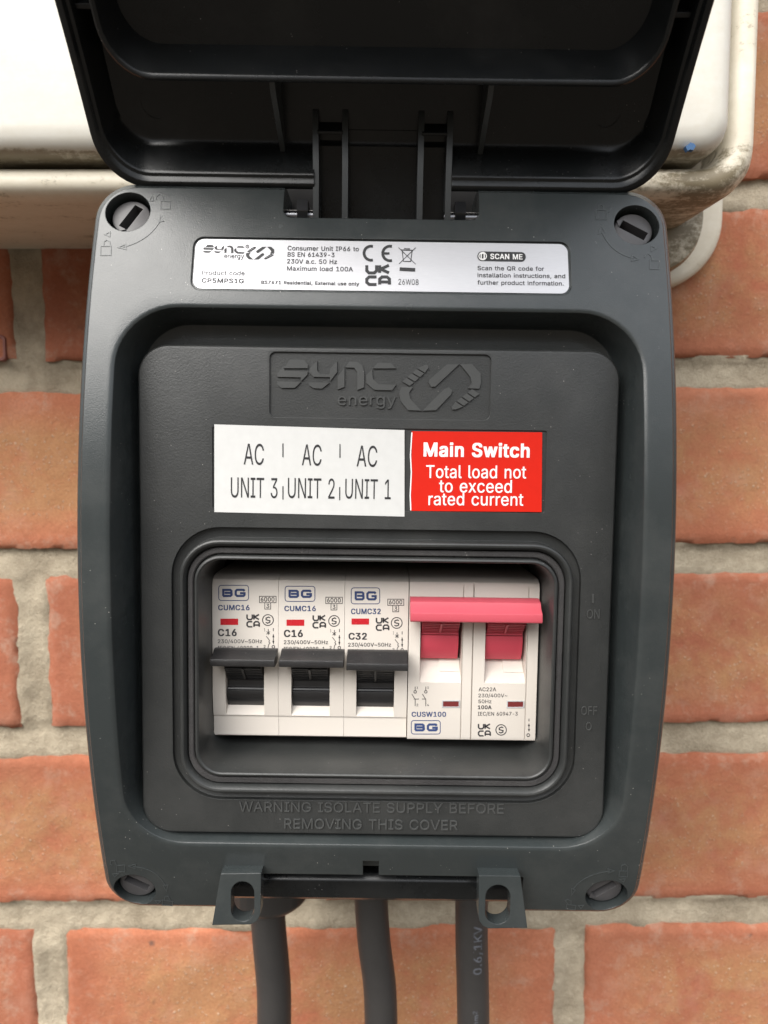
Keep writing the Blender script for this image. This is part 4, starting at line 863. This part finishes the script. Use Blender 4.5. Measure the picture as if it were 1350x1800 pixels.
# stiffening ribs and pads
def sprism(prof, u0, u1): return xprism(prof, u0, u1, pf=PL)
for u in (-26.2, 25.8):
    obj('rib', sprism([(3.5, -10.5), (S0 + .5, -11), (S0 + .5, .8), (22, .5), (4.0, -8.6)], u - .65, u + .65), M['ribs'], lid)
for u in (-70.2 + 2.6, 70.2 - 2.6):
    obj('rib', sprism([(36, -11), (37, -11), (37, -3), (36, -3)], u - 2.4, u + 2.4), M['lid'], lid)
for u, s_ in ((-58.5, 14.2), (-32.6, 15.2), (-.4, 16), (32.6, 14.8), (57.8, 13.6)):
    obj('moulded_ring', ribbon(circ(u, s_, 3.25, 32), .3, -10.9, -10.68, closed=True, pf=PL), M['lid'], lid)
# hinge arm: tongue, gussets, pins
tp = [(9, -10.7), (6, -10.3), (2, -8.9), (-3, -6.6), (-8, -4.0), (-11.5, -2.0)]
prof = tp + [(x - 1.2, t - 1.0) for x, t in tp[::-1]]
obj('hinge_tongue', sprism(prof, -16.6, 17.0), M['lid'], lid)
for u in (-17.2, -9.6, 10.0, 17.4):
    g_ = [(13.5, -10.5), (12.6, -8.2), (3, -2.0), (-3.5, 4.6), (-6.5, 5.6), (-8.6, 4.0), (-8.4, 1.0), (-4, -4.5), (2, -10.5)]
    obj('hinge_gusset', sprism(g_, u - .75, u + .75), M['ribs'], lid)
for sgn in (-1, 1):
    obj('hinge_web', sprism([(10, -10.6), (10.6, -10.6), (10.6, -6.2), (10, -6.2)], 13.4 * sgn - 3.2, 13.4 * sgn + 3.2), M['lid'], lid)
    pn = obj('hinge_pin', tube([P(sgn * 16.5, 91.8, 93.5), P(sgn * 25.2, 91.8, 93.5)], .0017, 24), M['steel'], enc)
    obj('pin_head', xprism([(95.2, 92.5), (95.2, 96.5), (92, 97.6), (89.6, 96), (89.4, 93.5), (91, 91.5)], sgn * 19.2, sgn * 22.0), M['pinmetal'], pn)

# --- glands under the base
CAB = [(475, 12.0, 14.2, 'L'), (648, 11.8, 9.8, 'M'), (840, 11.6, 10.5, 'R')]
CD = 40.0
def gland(u, v0, v1, r):
    b = bmesh.new(); n = 60; rs = []
    prof = [(r * .92, v0), (r * .92, v0 - 5), (r, v0 - 5), (r, v1 + 3.5), (r * .97, v1 + 2), (r * .86, v1 + .4), (r * .6, v1), (r * .3, v1)]
    for q, v in prof:
        ring_ = []
        for k in range(n):
            a_ = 2 * math.pi * k / n; rib = .5 if (k % 2 and q > r * .97) else 0
            ring_.append(b.verts.new(P(u + (q + rib) * math.cos(a_), v, CD + (q + rib) * math.sin(a_))))
        rs.append(ring_)
    for i in range(len(rs) - 1):
        for k in range(n): b.faces.new((rs[i][k], rs[i][(k + 1) % n], rs[i + 1][(k + 1) % n], rs[i + 1][k]))
    b.faces.new(rs[0]); b.faces.new(rs[-1][::-1]); return b
gpos = []
for (px, dia, gr_, nm), yb in zip(CAB, (1612, 1580, 1583)):
    # gland bottom as seen in the photograph, nearest point of its rim
    u = L(px, yb, CD)[0]; v = L(px, yb, CD + gr_ * .8)[1]
    gpos.append((u, v, gr_)); obj('cable_gland', gland(u, -94, v - .6, gr_), M['gland'], enc)

# ================================================================== CABLES
def cable(k, pts, dia, label):
    w_ = []
    for px, py in pts:
        x, z = at(px, py, CD); w_.append(Vector((x * .001, -CD * .001, CAM_Z + z * .001)))
    w_.insert(0, w_[0] + Vector((0, 0, .02)))
    # smooth
    path = []
    for i in range(len(w_) - 1):
        p0 = w_[max(i - 1, 0)]; p1 = w_[i]; p2 = w_[i + 1]; p3 = w_[min(i + 2, len(w_) - 1)]
        for q in range(8):
            t = q / 8; path.append(.5 * ((2 * p1) + (-p0 + p2) * t + (2 * p0 - 5 * p1 + 4 * p2 - p3) * t * t + (-p0 + 3 * p1 - 3 * p2 + p3) * t ** 3))
    path.append(w_[-1])
    base_ = path[-1].copy()
    root = empty('cable', base_, (0, 0, 0), label, 'cable', 'cables hanging below the enclosure')
    b = tube([p - base_ for p in path], dia / 2000, 24)
    obj('sheath', b, M['rubber'], root, angle=60); return root, path, base_
cable(0, [(470, 1590), (474, 1650), (481, 1730), (482, 1800), (480, 1900), (478, 2050)], 12.6, 'thick dark grey cable under the large ribbed gland, leftmost of the three cables')
cable(1, [(652, 1570), (657, 1650), (667, 1730), (670, 1800), (672, 1900), (672, 2050)], 12.2, 'plain dark grey cable hanging between the other two, middle of the three')
r3, path, b3 = cable(2, [(829, 1570), (829, 1650), (831, 1730), (832, 1800), (833, 1900), (834, 2050)], 12.0, 'dark grey cable with pale printed lettering, rightmost of the three cables')
bm = bmesh.new()
def PC(rad, axx):
    def f(u, v, D):   # wrap: u = arc offset from the axis (mm), v = height (mm, camera based)
        a_ = u / rad
        return Vector(((axx + rad * math.sin(a_)) * .001, -(CD + rad * math.cos(a_) + .05) * .001, CAM_Z + v * .001)) - b3
    return f
axx = at(831, 1700, CD)[0]
pf = PC(6.0, axx)
def ctext(s_, y0, y1, off, h):
    z0 = at(831, y0, CD)[1]; z1 = at(831, y1, CD)[1]
    text(bm, s_, (off, z0), (off, z1), h, 0, .016, 0, 0, pf)
ctext('0.6/1KV', 1692, 1610, 2.5, 3.0); ctext('5mm', 1792, 1762, 2.2, 2.8); ctext('2', 1760, 1755, 1.0, 1.6); ctext('1.', 1830, 1798, 2.2, 2.8)
obj('print', bm, flat('grey_print', (.095, .10, .115, 1), .6), r3)

# ================================================================== BREAKERS
def thing(name, u, v, D, label, cat, group=None):
    return empty(name, unit_world(u, v, D), (0, ROLL, 0), label, cat, group)
ZO, ZS = (340, 980), 3.375
FD = 91.0
def Zm(x, y, D=FD + .06): return L(ZO[0] + x / ZS, ZO[1] + y / ZS, D)
def body_profile(vt, vb, vstep, vlow):
    return [(vt - 1.0, 40), (vt, 46), (vt, 86), (vt - .35, 88.6), (vt - 1.2, 90.3), (vt - 2.6, FD), (vstep, FD), (vlow + .05, FD - .9), (vlow, FD - 1.3), (vb + .4, FD - 1.5), (vb, FD - 2.0), (vb, 60), (vb - 2, 40)]
VT = L(430, 1009, 88)[1]; VB = L(430, 1294, 89.5)[1]; VS = L(430, 1218, 91)[1]; VL = L(430, 1258, 90.2)[1]
EDGE = [L(x, 1200, FD)[0] for x in (373, 489.5, 604, 716.5, 829.5, 944)]
def mcb_body(u0, u1, recesses, prof):
    me = to_mesh(xprism(prof, u0, u1), 'body')
    return cut(me, recesses)
def rec_cut(u0, u1, vtop, vdrum, vlow, dd=9):
    return xprism([(vtop, 99), (vtop, FD - dd), (vdrum, FD - dd), (vdrum, FD - 3.6), (vlow, FD - .6), (vlow - .01, 99)], u0, u1)
def rnd_box(bm, x0, x1, y0, y1, r, wd, fn):
    pts = [fn(x, y) for x, y in [((x0 + x1) / 2 + a_, (y0 + y1) / 2 + b_) for a_, b_ in rrect((x1 - x0) / 2, (y1 - y0) / 2, r, 0, 0, 5, 1)]]
    ribbon(pts, wd, FD - .05, FD + .06, bm, True)
def mtx(bm, s_, x0, x1, yb, yt, fn, bold=.012, y1=None, D=FD + .06):
    p0, p1, q = fn(x0, yb), fn(x1, yb if y1 is None else y1), fn(x0, yt)
    text(bm, s_, p0, p1, (Vector(q) - Vector(p0)).length, D, bold)
def mrib(bm, pts, wd, fn, closed=False, D=FD + .06): ribbon([fn(*p) for p in pts], wd, D - .1, D, bm, closed)
def s_mark(bm, cx, cy, r, fn, D=FD + .06):
    mrib(bm, [(cx + r * math.cos(k * math.pi / 14), cy + r * math.sin(k * math.pi / 14)) for k in range(28)], .24, fn, True, D)
    mrib(bm, [(cx + r * .40, cy - r * .42), (cx + r * .1, cy - r * .56), (cx - r * .35, cy - r * .36), (cx - r * .36, cy - r * .05), (cx + r * .36, cy + r * .12), (cx + r * .34, cy + r * .42), (cx - r * .1, cy + r * .58), (cx - r * .42, cy + r * .42)], .3, fn, False, D)
def bg_mark(bm, x0, x1, y0, y1, fn, D=FD + .06):
    """B G in wide heavy strokes"""
    w_ = x1 - x0; h = y1 - y0; m = w_ * .44; ih = 0
    a, b_ = x0 + 5, y0 + 5; c, d = x0 + m - 5, y1 - 5; md = (b_ + d) / 2; wd = .62
    mrib(bm, [(a, d), (a, b_), (c - 8, b_), (c - 1, b_ + 6), (c - 1, md - 4), (c - 8, md), (a + 8, md)], wd, fn, False, D)
    mrib(bm, [(c - 8, md), (c, md + 5), (c, d - 6), (c - 7, d), (a - 2, d)], wd, fn, False, D + .006)
    a = x0 + w_ * .56 + 3; c = x1 - 4
    mrib(bm, [(c, b_ + 7), (c - 6, b_), (a + 8, b_), (a, b_ + 8), (a, d - 8), (a + 8, d), (c - 6, d), (c, d - 6), (c, md + 2), (a + w_ * .19, md + 2)], wd, fn, False, D)
def arrows(bm, x, y, fn, D=FD + .06, k=1.0):
    mrib(bm, [(x, y - 14 * k), (x, y + 4 * k)], .2, fn, False, D)                                        # I
    mrib(bm, [(x, y + 22 * k), (x, y + 78 * k)], .17, fn, False, D)
    for yy, sg in ((y + 20 * k, 1), (y + 82 * k, -1)):
        prism([fn(x, yy), fn(x - 6, yy + sg * 20 * k), fn(x + 6, yy + sg * 20 * k)], D - .1, D, bm)
def mcb_prints(fn_black, fn_navy, bg, name, code, six, uk, circ_, amp, volt, iec, sym):
    b = bmesh.new(); n = bmesh.new()
    rnd_box(n, *bg[:4], 16, .2, fn_navy); bg_mark(n, bg[0] + 22, bg[1] - 20, bg[2] + 22, bg[3] - 22, fn_navy)
    mtx(n, name[0], *name[1:], fn_navy, .022)
    x0, x1, y0, y1 = six
    mrib(b, [(x0, y0), (x1, y0), (x1, y1), (x0, y1)], .17, fn_black, True); mtx(b, '6000', x0 + 8, x1 - 10, y1 - 7, y0 + 5, fn_black)
    mx_ = (x0 + x1) / 2
    mrib(b, [(mx_ - 18, y1), (mx_ - 18, y1 + 38), (mx_ + 17, y1 + 38), (mx_ + 17, y1)], .17, fn_black); mtx(b, '3', mx_ - 8, mx_ + 8, y1 + 32, y1 + 7, fn_black)
    ukca(b, lambda q, p, w_: mrib(q, p, w_, fn_black), uk[0] + 3, uk[1] + 3, uk[2] - uk[0] - 6, 30, 13, .42)
    s_mark(b, *circ_, 32, fn_black)
    mtx(b, amp[0], *amp[1:], fn_black, .026); mtx(b, '230/400V~50Hz', *volt, fn_black, .008); mtx(b, 'IEC/EN 60898-1', *iec, fn_black, .008)
    x, y = sym
    arrows(b, x + 54, y + 8, fn_black)
    mtx(b, '1', x, x + 5, y + 12, y - 5, fn_black, .01); mtx(b, '2', x - 3, x + 8, y + 112, y + 95, fn_black, .01)
    mrib(b, [(x + 24, y), (x + 24, y + 34)], .17, fn_black); mrib(b, [(x + 13, y + 14), (x + 34, y + 30)], .17, fn_black); mrib(b, [(x + 34, y + 14), (x + 13, y + 30)], .17, fn_black)
    mrib(b, [(x + 12, y + 42), (x + 32, y + 68), (x + 27, y + 76), (x + 34, y + 82), (x + 26, y + 92), (x + 22, y + 112)], .17, fn_black)
    mrib(b, [(x + 54 + 8 * math.cos(k * .7854), y + 105 + 9 * math.sin(k * .7854)) for k in range(8)], .2, fn_black, True)
    return b, n
def toggle_parts(root, org, u0, u1, b0, b1, vtop, vdrum, pal, bar=True, dy=0.0):
    """drum, stem and bar of a breaker lever; pal = (drum, stem, bar) materials"""
    off = P(*org)
    hd = 9.0; cv, cD = (vtop + vdrum) / 2 + 1.2, FD - 9.4
    rad = 8.6
    prof = []
    for i in range(25):
        a_ = R(-68 + 136 * i / 24); prof.append((cv + rad * math.sin(a_) * 1.05, cD + rad * math.cos(a_)))
    prof += [(vtop + 2, FD - 9), (vdrum - .3, FD - 9)]
    drum = xprism(prof, u0 + .15, u1 - .15)
    return obj('drum', drum, pal[0], root, off)
def lever_parts(root, org, u0, u1, b0, b1, V_, pal, name='toggle'):
    """V_: heights (mm) of bar top, bar nose, bar bottom, stem bottom, strip bottom, ridge, drum bottom"""
    off = P(*org); bt, bn, bb, sb, st_, rg, db = V_
    tg = None
    # drum: convex lower part
    prof = [(rg, FD - 2.2)]
    for i in range(9):
        t = i / 8; prof.append((rg + (db - rg) * t, FD - 2.0 + 1.0 * math.sin(math.pi * (.25 + .6 * t)) - 1.6 * t * t))
    prof += [(db - .4, FD - 7.5), (rg, FD - 7.5)]
    drum = xprism(prof, u0 + .2, u1 - .2)
    # ridge + strip between
    xprism([(st_, FD - 2.4), (rg + .9, FD - 2.2), (rg + .75, FD - 1.5), (rg + .25, FD - 1.3), (rg, FD - 1.9), (rg, FD - 7), (st_, FD - 7)], u0 + .2, u1 - .2, drum)
    tg = obj(name, drum, pal[0], root, off)
    # ribbed stem from drum to bar
    pr = [(st_, FD - 2.6)]
    nrb = 7
    for i in range(nrb):
        a_ = st_ + (sb - st_) * i / nrb; b_ = st_ + (sb - st_) * (i + .6) / nrb
        D0 = FD - 2.2 + 5.4 * i / nrb; D1 = FD - 2.2 + 5.4 * (i + .6) / nrb
        pr += [(a_, D0), (a_ + .02, D0 + .35), (b_, D1 + .35), (b_ + .02, D1)]
    pr += [(bb + .5, FD + 4.0), (bt - 1.2, FD + 3.2), (bt - 1.6, FD - 6), (st_, FD - 6)]
    obj('stem', xprism(pr, u0 + .35, u1 - .35), pal[1], tg, off)
    um = (u0 + u1) / 2
    obj('stem_mark', xprism([(sb - .2, FD + 3.9), (sb - .1, FD + 3.2), (st_ + .9, FD - 1.4), (st_ + .8, FD - .4)], um - .32, um + .32), pal[1], tg, off)
    if b0 is not None:
        BD = FD + 8.6
        prof = [(bb, FD + 4.5), (bb, BD - .7), (bb + .25, BD - .25), (bn - .25, BD), (bn + .2, BD - .15), (bt - .9, FD + 5.3), (bt - .2, FD + 4.4), (bt, FD + 3.4), (bt - .1, FD + 2.2), (bb + .8, FD + 2.6)]
        obj('handle', xprism(prof, b0, b1), pal[2], tg, off)
    return tg
def vh(y, D): return L(430, y, D)[1]
BGN = 'miniature circuit breakers in the enclosure'
labels = ['ivory circuit breaker rated C16 at the window edge, leftmost in the row, black toggle', 'ivory circuit breaker rated C16 between the other C16 and the C32 breaker', 'ivory circuit breaker rated C32 with black toggle, beside the pink main switch']
hx = [(371.5, 484), (490.5, 600), (609.5, 717)]; sxs = [(396.5, 464), (511.5, 578.5), (625.5, 692.5)]
proto = None
for i in range(3):
    u0, u1 = EDGE[i] + .11, EDGE[i + 1] - .11
    org = ((u0 + u1) / 2, VB, 40.0)
    root = thing('circuit_breaker', *org, labels[i], 'circuit breaker', BGN)
    off = P(*org)
    yy = 4 if i == 2 else 0
    V_ = [vh(1140, FD + 3.4), vh(1161 + yy, FD + 8.4), vh(1172.5 + yy, FD + 8.2), vh(1174, FD + 3.5), vh(1195 + yy * .5, FD - 2), vh(1213, FD - 1.5), vh(1241, FD - 3)]
    s0, s1 = L(sxs[i][0], 1230, FD)[0], L(sxs[i][1], 1230, FD)[0]
    b0, b1 = L(hx[i][0], 1155, FD + 7)[0], L(hx[i][1], 1156, FD + 7)[0]
    if i == 2: s0 += .1
    if i < 2 and proto is not None:
        # copy of the first breaker
        for ch in list(proto.children):
            c2 = ch.copy(); COL.objects.link(c2); c2.parent = root
            for gch in list(ch.children):
                g2 = gch.copy(); COL.objects.link(g2); g2.parent = c2
        continue
    me = mcb_body(u0, u1, [rec_cut(s0, s1, VS + 9, VL + 3.2, VL)], body_profile(VT, VB, VS, VL))
    bd_ = link(me, 'body', M['white'], root, off)
    # thin parting line low on the left-hand side
    if i != 2 or True:
        pass
    fn = Zm
    if i == 0:
        b, n = mcb_prints(fn, fn, (150, 327, 165, 255), ('CUMC16', 148, 332, 312, 282), None, (392, 490, 230, 268), (315, 335, 392), (442, 371), ('C16', 147, 255, 465, 425), (145, 407, 508, 486), (145, 388, 550, 525), (420, 425))
        wx = (160, 265, 363, 400)
    else:
        b, n = mcb_prints(fn, fn, (936, 1105, 180, 275), ('CUMC32', 936, 1110, 335, 304), None, (1153, 1248, 247, 284), (1083, 355, 1160), (1206, 388), ('C32', 922, 1027, 486, 448), (918, 1172, 528, 506), (918, 1160, 570, 546), (1184, 444))
        wx = (938, 1042, 362, 398)
    obj('print', b, M['greyink'], root, off); obj('blue_print', n, M['navy'], root, off)
    p = [fn(wx[0], wx[3]), fn(wx[1], wx[3]), fn(wx[1], wx[2]), fn(wx[0], wx[2])]
    obj('indicator', prism(p, FD - .3, FD + .05), M['flag'], root, off)
    lever_parts(root, org, s0, s1, b0, b1, V_, (M['blackgloss'], M['blackgloss'], M['black']))
    if i == 0: proto = root
# --- main switch
u0, u1 = EDGE[3] + .11, EDGE[5] - .02
ZO = (680, 980)
org = ((u0 + u1) / 2, VB, 40.0); off = P(*org)
root = thing('main_switch', *org, 'double-width ivory main switch with wide pinkish-red handle at the right end of the row', 'switch')
VLs = vh(1194, FD - .5); VDs = vh(1154, FD - 4)
mid = EDGE[4]
st0 = [(738, 811), (852, 924)]
recs = []
for x0, x1 in st0:
    a_, b_ = L(x0, 1170, FD)[0], L(x1, 1170, FD)[0]
    recs.append(xprism([(VT - 9.5, 99), (VT - 9.5, FD - 9), (VDs, FD - 9), (VDs, FD - 5.2), (VLs, FD - .1), (VLs - .01, 99)], a_, b_))
# vertical grooves of the housing
for x, wdg in ((829.5, .16), (811.5, .12), (925, .12)):
    uu = L(x, 1200, FD)[0]; recs.append(box(uu - wdg, uu + wdg, VB - 1, VT + 1, FD - .45 if wdg < .15 else FD - .8, FD + 3))
me = mcb_body(u0, u1, recs, [(VT - 1.0, 40), (VT, 46), (VT, 86), (VT - .35, 88.6), (VT - 1.2, 90.3), (VT - 2.6, FD), (VB + 1.4, FD), (VB + .4, FD - .3), (VB, FD - 1.0), (VB, 60), (VB - 2, 40)])
link(me, 'body', M['white'], root, off)
for x0, x1 in st0:
    a_, b_ = L(x0, 1170, FD)[0], L(x1, 1170, FD)[0]
    m_ = (a_ + b_) / 2
    obj('ledge_block', xprism([(VDs + .3, FD - 8), (VDs + .3, FD - 4.75), (vh(1175, FD - 2.4), FD - 2.2), (vh(1176, FD - 2.4), FD - 3.2), (vh(1176, FD - 2.4), FD - 8)], m_ - .1, b_ - .15), M['white'], root, off)
bt, bn, bb = vh(1045, FD + 3.4), vh(1084, FD + 9), vh(1090, FD + 9)
for i, (x0, x1) in enumerate(((739, 808), (853.5, 921.5))):
    a_, b_ = L(x0, 1130, FD)[0], L(x1, 1130, FD)[0]
    V_ = [vh(1047, FD + 3.4), vh(1084, FD + 9), bb, vh(1091, FD + 4), vh(1112, FD - 1.0), vh(1113, FD - .6), vh(1152, FD - 3.4)]
    lever_parts(root, org, a_, b_, None, None, V_, (M['red'], M['red'], M['pink']), 'toggle')
b0, b1 = L(721.5, 1070, FD + 7.5)[0], L(952, 1070, FD + 7.5)[0]
BD = FD + 9.2
prof = [(bb, FD + 3.6), (bb, BD - .8), (bb + .3, BD - .2), (bn - .1, BD), (bn + 1.6, BD - .2), (bt - 2.2, FD + 7.4), (bt - .7, FD + 6.4), (bt, FD + 4.6), (bt, FD + 2.8), (bb + .8, FD + 2.6)]
obj('handle', xprism(prof, b0, b1), M['pink'], root, off)
b = bmesh.new(); n = bmesh.new(); fn = lambda x, y: L(680 + x / ZS, 980 + y / ZS, FD + .06)
DD = FD + .06
mtx(n, 'CUSW100', 148, 350, 944, 916, fn, .022, None, DD)
pts = [fn(231 + a_, 1007.5 + c_b) for a_, c_b in rrect(86, 40, 15, 0, 0, 5, 1)]; ribbon(pts, .2, DD - .1, DD, n, True)
bg_mark(n, 165, 300, 986, 1030, fn, DD)
for t_, x0, x1, yb, yt, bo in (('AC22A', 545, 648, 793, 771, .006), ('230/400V~', 543, 715, 829, 808, .006), ('50Hz', 543, 620, 864, 843, .006), ('100A', 541, 620, 899, 878, .026), ('IEC/EN 60947-3', 540, 776, 938, 916, .006)): mtx(b, t_, x0, x1, yb, yt, fn, bo, None, DD)
ukca(b, lambda q, p, w_: mrib(q, p, w_, fn, False, DD), 544, 988, 68, 28, 14, .40); s_mark(b, 678, 1023, 31, fn, DD)
arrows(b, 843, 968, fn, DD, .8); mrib(b, [(839 + 9 * math.cos(k * .7854), 1054 + 9 * math.sin(k * .7854)) for k in range(8)], .2, fn, True, DD)
for dx, t1, t2 in ((0, '1', '2'), (63, '3', '4')):
    x = 168 + dx
    mrib(b, [(x, 766), (x, 788)], .18, fn, False, DD); mrib(b, [(x + 8 * math.cos(k * .7854), 797 + 8 * math.sin(k * .7854)) for k in range(8)], .18, fn, True, DD)
    mrib(b, [(x - 20, 810), (x, 842), (x, 882)], .18, fn, False, DD); mtx(b, t1, x + 9, x + 17, 778, 766, fn, .01, None, DD); mtx(b, t2, x + 8, x + 18, 882, 868, fn, .01, None, DD)
mrib(b, [(160, 840), (190, 840)], .18, fn, False, DD); mrib(b, [(208, 840), (232, 840)], .18, fn, False, DD)
obj('print', b, M['greyink'], root, off); obj('blue_print', n, M['navy'], root, off)
for x0, x1, y0, y1 in ((330, 430, 850, 888), (714, 812, 852, 890)):
    obj('indicator', prism([fn(x0 + 3, y1 - 3), fn(x1 - 3, y1 - 3), fn(x1 - 3, y0 + 3), fn(x0 + 3, y0 + 3)], FD - .3, DD), M['darkflag'], root, off)
    obj('indicator_frame', ribbon([fn(x0, y1), fn(x1, y1), fn(x1, y0), fn(x0, y0)], .35, FD - .3, DD + .05, closed=True), M['cutwire'], root, off)
